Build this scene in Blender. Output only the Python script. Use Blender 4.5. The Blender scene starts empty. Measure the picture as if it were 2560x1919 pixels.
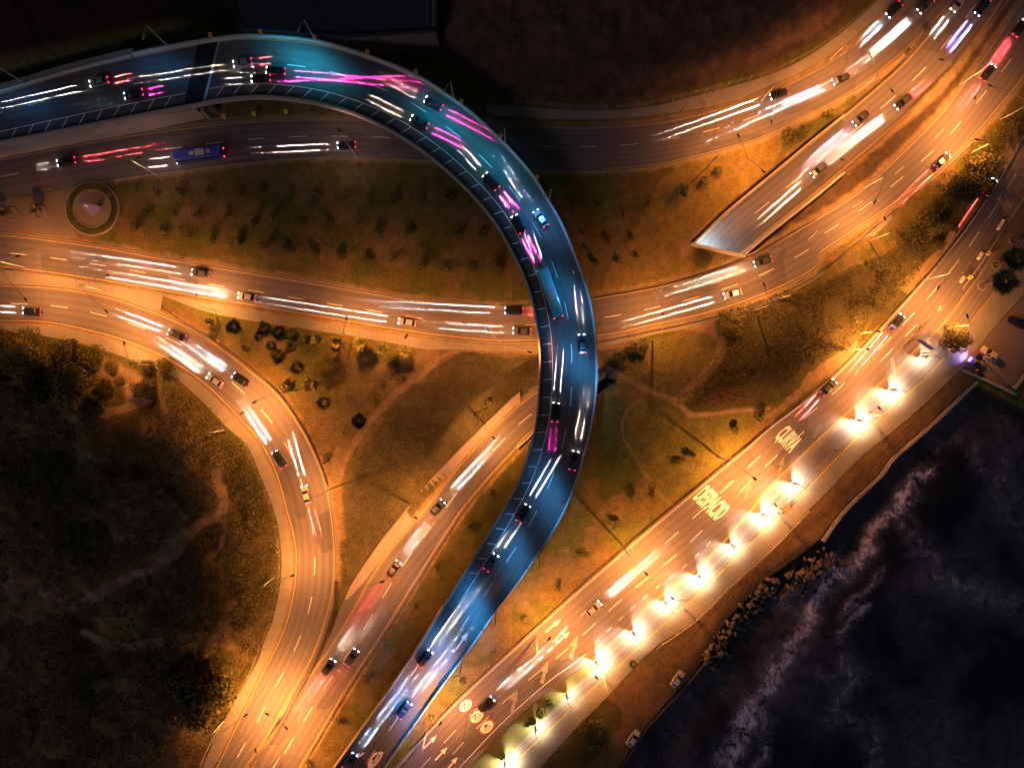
import bpy, bmesh, math, random
import numpy as np
from mathutils import Vector, Matrix

SC = bpy.context.scene
COL = SC.collection
R = math.radians

# ------------------------------------------------------------------ camera, sky, night fill, exposure
S, H, CX, CY = 0.096, 163.84, 1280.0, 959.5        # metres per plan unit, drone height, survey origin
cam_d = bpy.data.cameras.new('camera'); cam = bpy.data.objects.new('camera', cam_d); COL.objects.link(cam)
cam.location = (0, 0, H); cam.rotation_euler = (0, 0, 0)
cam_d.sensor_width = 36; cam_d.lens = 24; cam_d.clip_start = 1; cam_d.clip_end = 3000
SC.camera = cam
W = bpy.data.worlds.new('World'); SC.world = W; W.use_nodes = True
nt = W.node_tree; bg = nt.nodes['Background']
sky = nt.nodes.new('ShaderNodeTexSky'); sky.sky_type = 'NISHITA'; sky.sun_disc = False
sky.sun_elevation = R(-1.5); sky.sun_rotation = R(250)
nt.links.new(sky.outputs[0], bg.inputs[0]); bg.inputs[1].default_value = 0.15
sd = bpy.data.lights.new('night_fill', 'SUN'); sd.energy = 0.34; sd.angle = R(12); sd.color = (0.92, 0.72, 0.95)  # sun lamp added as ambient fill to lift the dark hillside and cliff
so = bpy.data.objects.new('night_fill', sd); COL.objects.link(so); so.rotation_euler = (R(50), R(-30), 0)
SC.view_settings.view_transform = 'Standard'; SC.view_settings.look = 'None'
SC.view_settings.exposure = 0.0; SC.view_settings.gamma = 1.0
SC.cycles.use_light_tree = True; SC.cycles.max_bounces = 4; SC.cycles.diffuse_bounces = 2
SC.cycles.glossy_bounces = 2; SC.cycles.sample_clamp_indirect = 4.0; SC.cycles.use_denoising = True; SC.cycles.use_adaptive_sampling = False
SC.cycles.caustics_reflective = False; SC.cycles.caustics_refractive = False

# ------------------------------------------------------------------ helpers
def P(px, py, z=0.0):
    k = S*(H - z)/H
    return Vector(((px - CX)*k, (CY - py)*k, z))

def T(o, label=None, cat=None, group=None, kind=None):
    if label: o['label'] = label
    if cat: o['category'] = cat
    if group: o['group'] = group
    if kind: o['kind'] = kind
    return o

def E(name, loc, rz=0.0):
    o = bpy.data.objects.new(name, None); o.empty_display_size = 0.3
    o.location = loc; o.rotation_euler = (0, 0, rz); COL.objects.link(o); return o

class MB:
    """collects shapes into one mesh"""
    def __init__(s): s.v, s.f, s.uv = [], [], None
    def quad(s, a, b, c, d):
        n = len(s.v); s.v += [tuple(a), tuple(b), tuple(c), tuple(d)]; s.f.append((n, n+1, n+2, n+3)); return s
    def poly(s, pts):
        n = len(s.v); s.v += [tuple(p) for p in pts]; s.f.append(tuple(range(n, n+len(pts)))); return s
    def prism(s, pts, z0, z1):
        n = len(s.v); m = len(pts)
        s.v += [(p[0], p[1], z0) for p in pts] + [(p[0], p[1], z1) for p in pts]
        s.f += [tuple(range(n+m, n+2*m)), tuple(range(n+m-1, n-1, -1))]
        for i in range(m):
            j = (i+1) % m; s.f.append((n+i, n+j, n+m+j, n+m+i))
        return s
    def box(s, c, d, rz=0.0, taper=1.0):
        x, y, z = d[0]/2, d[1]/2, d[2]/2; n = len(s.v); co, si = math.cos(rz), math.sin(rz)
        for zz, t in ((-z, 1.0), (z, taper)):
            for a, b in ((-x, -y), (x, -y), (x, y), (-x, y)):
                a *= t; b *= t
                s.v.append((c[0]+a*co-b*si, c[1]+a*si+b*co, c[2]+zz))
        s.f += [(n+3, n+2, n+1, n), (n+4, n+5, n+6, n+7), (n, n+1, n+5, n+4), (n+1, n+2, n+6, n+5), (n+2, n+3, n+7, n+6), (n+3, n, n+4, n+7)]
        return s
    def tube(s, pts, r, seg=8, cap=True):
        pts = [Vector(p) for p in pts]; n0 = len(s.v); m = len(pts)
        rs = list(r) if hasattr(r, '__len__') else [r]*m
        for i, p in enumerate(pts):
            d = (pts[min(i+1, m-1)] - pts[max(i-1, 0)]).normalized()
            a = d.cross(Vector((0, 0, 1)))
            if a.length < 1e-3: a = d.cross(Vector((1, 0, 0)))
            a.normalize(); b = d.cross(a)
            for k in range(seg):
                t = 2*math.pi*k/seg; s.v.append(tuple(p + (a*math.cos(t) + b*math.sin(t))*rs[i]))
        for i in range(m-1):
            for k in range(seg):
                k2 = (k+1) % seg; a = n0+i*seg
                s.f.append((a+k, a+k2, a+seg+k2, a+seg+k))
        if cap:
            s.f.append(tuple(n0+k for k in range(seg-1, -1, -1))); s.f.append(tuple(n0+(m-1)*seg+k for k in range(seg)))
        return s
    def ell(s, c, r, seg=10, rings=6):
        n = len(s.v)
        for i in range(rings+1):
            a = math.pi*i/rings
            for k in range(seg):
                t = 2*math.pi*k/seg
                s.v.append((c[0]+r[0]*math.sin(a)*math.cos(t), c[1]+r[1]*math.sin(a)*math.sin(t), c[2]+r[2]*math.cos(a)))
        for i in range(rings):
            for k in range(seg):
                k2 = (k+1) % seg; s.f.append((n+i*seg+k, n+(i+1)*seg+k, n+(i+1)*seg+k2, n+i*seg+k2))
        return s
    def build(s, name, mat, parent=None, smooth=False, loc=None):
        me = bpy.data.meshes.new(name); me.from_pydata(s.v, [], s.f)
        if s.uv is not None:
            uvl = me.uv_layers.new(name='UVMap')
            li = np.zeros(len(me.loops), dtype=np.int32); me.loops.foreach_get('vertex_index', li)
            uvl.data.foreach_set('uv', np.asarray(s.uv, dtype=np.float32)[li].ravel())
        me.materials.append(mat)
        if smooth: me.polygons.foreach_set('use_smooth', [True]*len(me.polygons))
        me.update()
        o = bpy.data.objects.new(name, me); COL.objects.link(o)
        if parent is not None: o.parent = parent
        if loc is not None: o.location = loc
        return o

def copy_tree(o, parent=None):
    c = o.copy(); COL.objects.link(c)
    if parent is not None: c.parent = parent
    for ch in list(o.children): copy_tree(ch, c)
    return c

# ------------------------------------------------------------------ materials
def mat(name, col, rough=0.8, metal=0.0, emit=None, estr=0.0, spec=0.3):
    m = bpy.data.materials.new(name); m.use_nodes = True
    b = m.node_tree.nodes['Principled BSDF']
    b.inputs['Base Color'].default_value = (*col, 1); b.inputs['Roughness'].default_value = rough
    b.inputs['Metallic'].default_value = metal; b.inputs['Specular IOR Level'].default_value = spec
    if emit: b.inputs['Emission Color'].default_value = (*emit, 1); b.inputs['Emission Strength'].default_value = estr
    return m

def N(m, t, **kw):
    n = m.node_tree.nodes.new(t)
    for k, v in kw.items():
        if k in n.inputs.keys(): n.inputs[k].default_value = v
        else: setattr(n, k, v)
    return n
def Lk(m, a, b): m.node_tree.links.new(a, b)
def ramp(m, fac, stops):
    r = N(m, 'ShaderNodeValToRGB'); e = r.color_ramp.elements
    while len(e) > 1: e.remove(e[-1])
    e[0].position, e[0].color = stops[0][0], (*stops[0][1], 1)
    for p, c in stops[1:]:
        q = e.new(p); q.color = (*c, 1)
    Lk(m, fac, r.inputs[0]); return r.outputs[0]
def mixc(m, fac, a, b, mode='MIX'):
    n = N(m, 'ShaderNodeMix', data_type='RGBA', blend_type=mode)
    for sock, val in ((n.inputs[0], fac), (n.inputs[6], a), (n.inputs[7], b)):
        if hasattr(val, 'is_linked') or hasattr(val, 'links'): Lk(m, val, sock)
        elif isinstance(val, (int, float)): sock.default_value = val
        else: sock.default_value = (*val, 1)
    return n.outputs[2]
def math_(m, op, a, b=0.0, clamp=False):
    n = N(m, 'ShaderNodeMath', operation=op); n.use_clamp = clamp
    for sock, val in ((n.inputs[0], a), (n.inputs[1], b)):
        if isinstance(val, (int, float)): sock.default_value = val
        else: Lk(m, val, sock)
    return n.outputs[0]
def noise(m, scale, detail=4, rough=0.55, vec=None, dist=0.0):
    n = N(m, 'ShaderNodeTexNoise', Scale=scale, Detail=detail, Roughness=rough, Distortion=dist)
    if vec is None:
        g = N(m, 'ShaderNodeNewGeometry'); vec = g.outputs['Position']
    Lk(m, vec, n.inputs['Vector']); return n.outputs[0]
def bump(m, h, strength, dist=0.1):
    b = N(m, 'ShaderNodeBump', Strength=strength, Distance=dist); Lk(m, h, b.inputs['Height'])
    Lk(m, b.outputs[0], m.node_tree.nodes['Principled BSDF'].inputs['Normal'])
def base(m, c): Lk(m, c, m.node_tree.nodes['Principled BSDF'].inputs['Base Color'])

def asphalt(name, c0, c1, lanes=3.6):
    m = mat(name, c0, 0.72, spec=0.35)
    uv = N(m, 'ShaderNodeUVMap').outputs[0]
    sep = N(m, 'ShaderNodeSeparateXYZ'); Lk(m, uv, sep.inputs[0])
    st = N(m, 'ShaderNodeCombineXYZ'); Lk(m, sep.outputs[0], st.inputs[0]); Lk(m, math_(m, 'MULTIPLY', sep.outputs[1], 0.02), st.inputs[1])
    streak = noise(m, 2.2, 5, 0.6, st.outputs[0])
    big = noise(m, 0.07, 3)
    fine = noise(m, 5.0, 3, 0.7)
    c = mixc(m, streak, c0, c1)
    c = mixc(m, ramp(m, big, [(0.35, (0, 0, 0)), (0.7, (1, 1, 1))]), c, mixc(m, 0.5, c, (0.13, 0.11, 0.09)))
    pt = N(m, 'ShaderNodeTexVoronoi', Scale=.16, Randomness=1.0); pt.distance = 'CHEBYCHEV'; pg = N(m, 'ShaderNodeVectorMath', operation='MULTIPLY'); pg.inputs[1].default_value = (1.0, .45, 1)
    Lk(m, uv, pg.inputs[0]); Lk(m, pg.outputs[0], pt.inputs['Vector']); pc = N(m, 'ShaderNodeSeparateColor'); Lk(m, pt.outputs['Color'], pc.inputs[0])
    c = mixc(m, ramp(m, pc.outputs[0], [(.0, (.55, .55, .55)), (.10, (.5, .5, .5)), (.11, (0, 0, 0))]), c, (0.035, 0.033, 0.035))
    c = mixc(m, ramp(m, noise(m, .9, 5, .7), [(.6, (0, 0, 0)), (.72, (.45, .45, .45))]), c, (0.03, 0.028, 0.03))
    # wheel tracks
    ph = math_(m, 'MULTIPLY', sep.outputs[0], 2*math.pi/(lanes/2))
    w = math_(m, 'MULTIPLY_ADD', math_(m, 'SINE', ph), 0.17); w = math_(m, 'ADD', w, 0.83)
    g = N(m, 'ShaderNodeCombineColor'); [Lk(m, w, g.inputs[i]) for i in range(3)]
    c = mixc(m, 1.0, c, g.outputs[0], 'MULTIPLY')
    # cracks and sealed joints
    v = N(m, 'ShaderNodeTexVoronoi', feature='DISTANCE_TO_EDGE', Scale=0.11)
    gg = N(m, 'ShaderNodeNewGeometry'); Lk(m, gg.outputs['Position'], v.inputs['Vector'])
    cr = ramp(m, v.outputs['Distance'], [(0.0, (1, 1, 1)), (0.006, (0, 0, 0))])
    c = mixc(m, math_(m, 'MULTIPLY', cr, ramp(m, big, [(0.45, (0, 0, 0)), (0.6, (0.6, 0.6, 0.6))])), c, (0.02, 0.02, 0.02))
    c = mixc(m, 0.35, c, mixc(m, fine, (0.02, 0.02, 0.02), (0.13, 0.12, 0.11)))
    base(m, c); bump(m, fine, 0.15, 0.02)
    return m

M = {}
M['asphalt'] = asphalt('asphalt', (0.065, 0.059, 0.062), (0.16, 0.142, 0.144))
M['asphalt_fly'] = asphalt('asphalt_flyover', (0.035, 0.036, 0.04), (0.065, 0.066, 0.07))
M['asphalt_apron'] = asphalt('asphalt_apron', (0.12, 0.105, 0.085), (0.19, 0.165, 0.135))
def concrete(name, c0, c1, tile=0.0):
    m = mat(name, c0, 0.85)
    c = mixc(m, noise(m, 0.6, 5, 0.65), c0, c1)
    c = mixc(m, ramp(m, noise(m, 0.15, 4), [(0.4, (0, 0, 0)), (0.75, (0.5, 0.5, 0.5))]), c, tuple(x*0.55 for x in c0))
    if tile:
        uv = N(m, 'ShaderNodeUVMap').outputs[0]; sep = N(m, 'ShaderNodeSeparateXYZ'); Lk(m, uv, sep.inputs[0])
        f = math_(m, 'FRACT', math_(m, 'DIVIDE', sep.outputs[1], tile))
        c = mixc(m, math_(m, 'LESS_THAN', f, 0.035), c, tuple(x*0.72 for x in c0))
    base(m, c); bump(m, noise(m, 3.0, 4), 0.2, 0.03)
    return m
M['concrete'] = concrete('concrete', (0.34, 0.31, 0.27), (0.44, 0.41, 0.36))
M['sidewalk'] = concrete('sidewalk_paving', (0.21, 0.195, 0.15), (0.28, 0.26, 0.20), 3.0)
M['kerb'] = concrete('kerb_stone', (0.24, 0.22, 0.16), (0.32, 0.29, 0.22))
M['parapet'] = concrete('pale_parapet', (0.55, 0.53, 0.48), (0.66, 0.63, 0.58))
M['darkcon'] = concrete('dark_concrete', (0.10, 0.09, 0.085), (0.15, 0.14, 0.13))
M['plaza'] = concrete('plaza_paving', (0.15, 0.12, 0.10), (0.21, 0.17, 0.14))
M['slope'] = concrete('pebbled_slope', (0.27, 0.22, 0.18), (0.40, 0.34, 0.29))
M['turf'] = concrete('island_turf', (0.12, 0.10, 0.04), (0.09, 0.12, 0.03))
def paint(name, col, wear):
    m = mat(name, col, 0.6)
    w = ramp(m, noise(m, 3.0, 6, 0.75), [(wear, (0, 0, 0)), (wear+0.16, (1, 1, 1))])
    base(m, mixc(m, w, tuple(x*0.35+0.03 for x in col), col)); return m
M['white'] = paint('white_road_paint', (0.78, 0.76, 0.72), 0.26)
M['worn'] = paint('worn_road_paint', (0.42, 0.40, 0.36), 0.42)
M['faint'] = paint('faint_road_paint', (0.24, 0.23, 0.22), 0.44)
M['yellow'] = paint('yellow_road_paint', (0.62, 0.40, 0.06), 0.34)
M['redp'] = paint('red_road_paint', (0.55, 0.05, 0.03), 0.3)
M['blackp'] = paint('black_road_paint', (0.03, 0.03, 0.03), 0.2)
M['steel'] = mat('galvanised_steel', (0.42, 0.42, 0.42), 0.45, 0.7)
M['darkmetal'] = mat('dark_metal', (0.04, 0.04, 0.045), 0.5, 0.5)
M['palepole'] = mat('pale_painted_pole', (0.42, 0.39, 0.34), 0.6)
M['woodpole'] = mat('weathered_wood', (0.2, 0.14, 0.09), 0.9)
M['glass'] = mat('dark_glass', (0.012, 0.014, 0.018), 0.08, 0.0, spec=0.6)
M['tyre'] = mat('tyre_rubber', (0.015, 0.015, 0.015), 0.9)
M['rim'] = mat('alloy_rim', (0.5, 0.5, 0.5), 0.3, 0.9)
M['lens_sodium'] = mat('sodium_lens', (0.9, 0.6, 0.2), 0.4, emit=(1, 0.55, 0.12), estr=12)
M['lens_cool'] = mat('cool_lens', (0.7, 0.9, 1), 0.4, emit=(0.35, 0.8, 1), estr=8)
M['lens_white'] = mat('white_lens', (1, 0.9, 0.8), 0.4, emit=(1, 0.85, 0.65), estr=25)
M['lens_off'] = mat('unlit_lens', (0.4, 0.4, 0.38), 0.3)
M['head_white'] = mat('headlight_lens', (1, 1, 1), 0.3, emit=(1, 0.96, 0.9), estr=22)
M['head_blue'] = mat('xenon_headlight_lens', (0.8, 0.85, 1), 0.3, emit=(0.45, 0.6, 1), estr=22)
M['tail_red'] = mat('tail_light_lens', (0.5, 0.01, 0.02), 0.3, emit=(1, 0.02, 0.08), estr=9)
M['signyellow'] = mat('yellow_sign_sheet', (0.75, 0.62, 0.03), 0.45)
M['signback'] = mat('orange_sign_back', (0.6, 0.27, 0.06), 0.6)
M['signblue'] = mat('blue_grey_sign_panel', (0.16, 0.17, 0.42), 0.5)
M['skin'] = mat('skin', (0.32, 0.2, 0.13), 0.6)
M['cloth'] = mat('dark_cloth', (0.03, 0.03, 0.06), 0.9)
M['purple'] = mat('purple_lit_sign', (0.3, 0.1, 0.9), 0.4, emit=(0.28, 0.1, 1), estr=14)

def foliage(name, c0, c1, c2):
    m = mat(name, c0, 0.75, spec=0.15)
    g = N(m, 'ShaderNodeNewGeometry')
    c = ramp(m, g.outputs['Random Per Island'], [(0.0, c0), (0.55, c1), (1.0, c2)])
    oi = N(m, 'ShaderNodeObjectInfo')
    hsv = N(m, 'ShaderNodeHueSaturation'); Lk(m, c, hsv.inputs['Color'])
    Lk(m, math_(m, 'MULTIPLY_ADD', oi.outputs['Random'], 0.6), hsv.inputs['Value'])
    hsv.inputs['Value'].links[0].from_node.inputs[2].default_value = 0.7
    base(m, hsv.outputs[0]); return m
M['leaf_dark'] = foliage('dark_leaves', (0.032, 0.034, 0.012), (0.075, 0.07, 0.022), (0.14, 0.125, 0.04))
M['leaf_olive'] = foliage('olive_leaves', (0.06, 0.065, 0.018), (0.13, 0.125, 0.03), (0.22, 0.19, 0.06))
M['leaf_palm'] = foliage('palm_leaves', (0.05, 0.06, 0.018), (0.12, 0.12, 0.04), (0.24, 0.21, 0.08))
M['leaf_green'] = foliage('bright_green_leaves', (0.05, 0.1, 0.015), (0.1, 0.17, 0.03), (0.18, 0.25, 0.06))
M['leaf_red'] = foliage('red_bougainvillea', (0.25, 0.012, 0.02), (0.4, 0.02, 0.035), (0.5, 0.05, 0.07))
M['bark'] = mat('palm_bark', (0.16, 0.11, 0.07), 0.95)

# ------------------------------------------------------------------ roads surveyed as pairs of edges
def smooth_line(pts, n=400):
    p = np.array(pts, float); q = np.vstack([2*p[0]-p[1], p, 2*p[-1]-p[-2]]); out = []
    for i in range(len(p)-1):
        a, b, c, d = q[i], q[i+1], q[i+2], q[i+3]
        t = np.linspace(0, 1, 24, endpoint=False)[:, None]
        out.append(0.5*((2*b)+(c-a)*t+(2*a-5*b+4*c-d)*t**2+(3*b-a-3*c+d)*t**3))
    o = np.vstack(out+[p[-1:]])
    s = np.concatenate([[0], np.cumsum(np.hypot(*np.diff(o, axis=0).T))])
    u = np.linspace(0, s[-1], n)
    return np.stack([np.interp(u, s, o[:, 0]), np.interp(u, s, o[:, 1])], 1)

class Road:
    def __init__(s, L, Rr, zk=((0, 0), (1, 0)), n=400):
        s.L, s.R, s.n = smooth_line(L, n), smooth_line(Rr, n), n
        s.t = np.linspace(0, 1, n); s.z = np.interp(s.t, [k[0] for k in zk], [k[1] for k in zk])
        k = (S*(H-s.z)/H)[:, None]
        s.l = (s.L-[CX, CY])*k*[1, -1]; s.r = (s.R-[CX, CY])*k*[1, -1]
        c = (s.l+s.r)/2; s.c = c
        s.s = np.concatenate([[0], np.cumsum(np.hypot(*np.diff(c, axis=0).T))]); s.len = s.s[-1]
        d = s.r-s.l; s.w = np.hypot(d[:, 0], d[:, 1]); s.d = d/s.w[:, None]
    def at(s, m, f, off=0.0, dz=0.0):
        """point at m metres along, fraction f across, plus off metres sideways"""
        g = lambda a: np.interp(m, s.s, a)
        x = g(s.l[:, 0])*(1-f)+g(s.r[:, 0])*f; y = g(s.l[:, 1])*(1-f)+g(s.r[:, 1])*f
        dx, dy = g(s.d[:, 0]), g(s.d[:, 1]); q = math.hypot(dx, dy)
        return Vector((x+dx/q*off, y+dy/q*off, g(s.z)+dz))
    def strip(s, mb, f0, o0, f1, o1, dz, m0=0.0, m1=None, step=1.2, thick=0.0):
        m1 = s.len if m1 is None else m1
        k = max(2, int((m1-m0)/step)+1); ms = np.linspace(m0, m1, k)
        if mb.uv is None: mb.uv = []
        n = len(mb.v); rows = 2 if not thick else 4
        for m in ms:
            a, b = s.at(m, f0, o0, dz), s.at(m, f1, o1, dz); w = (b-a).length
            ps, us = [a, b], [0, w]
            if thick:
                ps = [a-Vector((0, 0, thick)), a, b, b-Vector((0, 0, thick))]; us = [-thick, 0, w, w+thick]
            mb.v += [tuple(p) for p in ps]; mb.uv += [(u, m) for u in us]
        for i in range(k-1):
            for j in range(rows-1):
                a = n+i*rows+j; mb.f.append((a, a+rows, a+rows+1, a+1))
        if thick:
            mb.f.append((n, n+1, n+2, n+3)); e = n+(k-1)*4; mb.f.append((e+3, e+2, e+1, e))
        return mb
    def dashes(s, mb, f, w, dz, dash, gap, m0=0.0, m1=None):
        m = m0; m1 = s.len if m1 is None else m1
        while m+dash < m1:
            s.strip(mb, f, -w/2, f, w/2, dz, m, m+dash, 1.4); m += dash+gap
        return mb
    def near(s, px, py, dz=0.0):
        """metres along and fraction across for a survey point on this road"""
        q = np.array([px, py]); best = None
        mid = (s.L+s.R)/2; i = int(np.argmin(((mid-q)**2).sum(1)))
        a, b = s.L[i], s.R[i]; f = float(np.dot(q-a, b-a)/np.dot(b-a, b-a)); return s.s[i], f
    def edge(s, px, py):
        return s.s[int(np.argmin(((s.R-np.array([px, py]))**2).sum(1)))]
    def outline(s, g=0.0):
        return np.vstack([s.L, s.R[::-1]])

FLY = Road([(760,2022),(833,1919),(910,1812),(1026,1646),(1138,1468),(1254,1279),(1295,1204),(1320,1134),(1338,1065),(1346,987),(1349,910),(1344,833),(1330,756),(1311,698),(1280,633),(1238,560),(1180,490),(1103,417),(1026,359),(930,305),(833,270),(736,251),(637,245),(540,255),(486,266),(300,301),(150,331),(0,360),(-120,386)],
           [(893,2012),(960,1919),(1021,1831),(1102,1716),(1173,1621),(1233,1536),(1285,1468),(1338,1393),(1386,1321),(1435,1219),(1461,1134),(1481,1049),(1490,976),(1491,891),(1485,806),(1465,717),(1438,640),(1407,567),(1373,506),(1321,426),(1219,319),(1142,257),(1045,193),(910,139),(787,106),(640,93),(560,98),(448,116),(290,149),(150,185),(0,230),(-120,258)],
           ((0, 1.6), (0.12, 3.2), (0.32, 8.0), (0.75, 8.0), (0.86, 7.2), (1, 6.6)), 600)
RA = Road([(-120,418),(0,396),(193,359),(386,328),(640,301),(922,298),(1280,313),(1473,318),(1627,309),(1724,291),(1820,266),(1920,232),(1997,197),(2074,154),(2152,97),(2229,19),(2300,-60)],
          [(-120,512),(0,496),(154,467),(270,450),(386,434),(640,403),(814,392),(1026,398),(1180,408),(1319,421),(1454,427),(1608,419),(1705,401),(1820,372),(1920,340),(2036,284),(2152,216),(2267,124),(2345,46),(2450,-70)])
RB = Road([(2470,-75),(2395,0),(2325,81),(2248,166),(2152,251),(2036,347),(1920,444),(1813,533),(1732,610),(1700,640)],
          [(2565,-75),(2514,0),(2441,104),(2364,205),(2267,293),(2159,386),(2036,490),(1920,582),(1855,637),(1825,662)],
          ((0, 0), (0.25, 0), (0.93, -5.2), (1, -5.2)))
RC = Road([(2640,-110),(2553,0),(2480,110),(2402,216),(2345,290),(2229,405),(2152,475),(2036,548),(1920,614),(1870,640),(1743,686),(1627,717),(1473,744),(1280,767),(1180,762),(1026,746),(910,727),(775,704),(640,682),(386,640),(270,618),(116,596),(0,583),(-120,572)],
          [(2680,20),(2560,197),(2499,270),(2433,347),(2345,432),(2229,517),(2113,594),(2047,640),(2036,675),(1920,735),(1782,783),(1627,818),(1490,845),(1280,856),(1142,848),(987,827),(833,802),(717,783),(640,769),(502,748),(347,721),(154,690),(0,671),(-120,656)])
RD = Road([(-120,702),(0,709),(154,719),(270,740),(367,771),(463,810),(540,856),(640,935),(698,987),(748,1057),(787,1130),(814,1200),(828,1268),(835,1320),(839,1375),(838,1440),(831,1495),(810,1572),(779,1650),(736,1727),(679,1827),(621,1912),(560,2000)],
          [(-120,803),(0,806),(116,810),(232,833),(328,862),(425,906),(502,957),(560,1011),(618,1072),(640,1096),(671,1150),(694,1207),(713,1280),(726,1325),(735,1375),(735,1425),(731,1472),(717,1541),(690,1611),(652,1684),(579,1831),(540,1912),(490,2000)])
RE = Road([(1475,886),(1430,916),(1347,975),(1280,1026),(1180,1126),(1057,1279),(949,1410),(872,1541),(821,1623),(736,1742),(640,1897),(585,1985)],
          [(1530,945),(1470,985),(1330,1080),(1280,1134),(1219,1200),(1150,1284),(1065,1414),(968,1569),(872,1715),(794,1846),(750,1919),(708,1988)],
          ((0, -5.2), (0.06, -5.2), (0.42, 0), (1, 0)))
FL_ = [(2640,200),(2560,336),(2499,444),(2422,560),(2348,655),(2267,748),(2190,832),(2113,912),(2036,982),(1920,1070),(1859,1125),(1743,1221),(1674,1279),(1550,1385),(1434,1486),(1280,1625),(1219,1680),(1122,1773),(1026,1877),(960,1950)]
FR_ = [(2660,380),(2560,522),(2497,617),(2441,700),(2345,825),(2287,879),(2213,949),(2113,1038),(1970,1173),(1920,1224),(1840,1321),(1743,1422),(1627,1511),(1481,1646),(1396,1707),(1280,1808),(1180,1912),(1145,1950)]
SR_ = [(2680,500),(2560,642),(2450,778),(2350,908),(2267,990),(2164,1080),(2120,1121),(2017,1226),(1930,1310),(1769,1465),(1650,1572),(1590,1625),(1520,1688),(1376,1822),(1290,1905),(1245,1950)]
SK_ = [(2700,600),(2560,735),(2445,868),(2403,922),(2267,1049),(2152,1142),(2074,1223),(2020,1277),(1920,1379),(1820,1468),(1743,1545),(1627,1626),(1520,1738),(1439,1820),(1350,1919),(1320,1950)]
RF = Road(FL_, FR_); RS = Road(FR_, SR_); RW = Road(SR_, SK_)
SEA = [(2700,1090),(2560,1022),(2490,988),(2433,957),(2325,1061),(2229,1146),(2198,1188),(2105,1279),(2051,1352),(1990,1400),(1917,1450),(1820,1549),(1778,1626),(1743,1677),(1666,1761),(1608,1827),(1550,1919),(1480,2020)]

# ------------------------------------------------------------------ ground sheet
def inside(poly, X, Y):
    poly = np.asarray(poly, float); r = np.zeros(X.shape, bool); n = len(poly)
    for i in range(n):
        x0, y0 = poly[i]; x1, y1 = poly[(i+1) % n]
        if y0 == y1: continue
        c = ((y0 > Y) != (y1 > Y)) & (X < (x1-x0)*(Y-y0)/(y1-y0)+x0); r ^= c
    return r
def dist_line(pts, X, Y, lim=60.0):
    d = np.full(X.shape, 1e9)
    for (x0, y0), (x1, y1) in zip(pts[:-1], pts[1:]):
        dx, dy = x1-x0, y1-y0; q = dx*dx+dy*dy+1e-9
        t = np.clip(((X-x0)*dx+(Y-y0)*dy)/q, 0, 1); d = np.minimum(d, np.hypot(X-x0-t*dx, Y-y0-t*dy))
    return d
def vn(X, Y, sc, seed):
    g = np.random.RandomState(seed).rand(257, 257); x, y = (X/sc) % 256, (Y/sc) % 256
    i, j = x.astype(int), y.astype(int); u, v = x-i, y-j; u = u*u*(3-2*u); v = v*v*(3-2*v)
    return (g[i, j]*(1-u)+g[i+1, j]*u)*(1-v)+(g[i, j+1]*(1-u)+g[i+1, j+1]*u)*v
def fbm(X, Y, sc, seed, o=4):
    r, a, tot = 0, 1.0, 0
    for k in range(o): r = r+a*vn(X+k*37.1, Y-k*11.3, sc/2**k, seed+k); tot += a; a *= 0.5
    return r/tot
ss = lambda e0, e1, x: (lambda t: t*t*(3-2*t))(np.clip((x-e0)/(e1-e0), 0, 1))

xs = np.concatenate([[-900, -500, -300, -200, -160], np.arange(-138, 138.1, 0.42), [160, 200, 300, 500, 900]])
ys = np.concatenate([[-900, -500, -300, -200, -140], np.arange(-106, 106.1, 0.42), [140, 200, 300, 500, 900]])
GX, GY = np.meshgrid(xs, ys); PX, PY = GX/S+CX, CY-GY/S
NB = np.array([(-400,270),(-150,215),(0,178),(150,148),(300,116),(420,92),(520,60),(640,40),(900,66),(1100,125),(1230,236),(1300,252),(1454,256),(1608,250),(1743,220),(1920,168),(2016,122),(2094,66),(2171,0),(2230,-60),(2500,-400)], float)
nb = np.interp(PX, NB[:, 0], NB[:, 1]); dn = (nb-PY)*S
HILL = [(-400,829),(0,834),(116,847),(232,874),(328,904),(425,944),(502,1005),(560,1068),(616,1120),(646,1187),(679,1270),(695,1329),(701,1395),(697,1464),(679,1549),(652,1619),(637,1661),(550,1816),(503,1916),(440,2020),(440,4000),(-4000,4000),(-4000,829)]
dh = dist_line(np.array(HILL)[:20]*1.0, PX, PY)*S; hin = inside(HILL, PX, PY)
n1, n2, n3 = fbm(GX, GY, 9, 1), fbm(GX, GY, 2.4, 5), fbm(GX, GY, 30, 9)
h = 0.10*(n1-0.5)+0.16*(n2-0.5)*0.6
h = np.where(dn > 0, h+np.minimum(dn*0.42*ss(0, 6, dn), 17)+ss(2, 20, dn)*(3.2*(fbm(GX*1.0, GY*0.25, 5, 21)-0.5)+1.6*(n2-0.5)+4.5*(n1-.5)), h)
left = ss(560, 400, PX)*ss(-4, 2, dn); h = h+left*5.0
h = np.where(hin, h+np.minimum(dh*0.17, 9)*ss(0, 4, dh)+ss(1, 9, dh)*(4.2*(n1-0.5)+1.3*(n2-0.5)+5*(n3-.5)), h)
for (cx, cy, r, a) in ((1640,905,95,1.6),(1245,960,120,0.9),(1700,1100,160,1.0),(1100,1120,110,0.8),(1850,860,120,1.3),(2080,780,150,1.4)):
    h += a*np.exp(-(((PX-cx)**2+(PY-cy)**2)/r**2))*(0.5+n1)
# sea bed
seapoly = SEA+[(1400,4000),(4000,4000),(4000,1800)]
sin_ = inside(seapoly, PX, PY); ds = dist_line(SEA, PX, PY)*S
h = np.where(sin_, -1.0-5*ss(0, 2.0, ds), h)
RH = [(2010,1385),(1917,1450),(1820,1549),(1778,1626),(1743,1677)]
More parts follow.
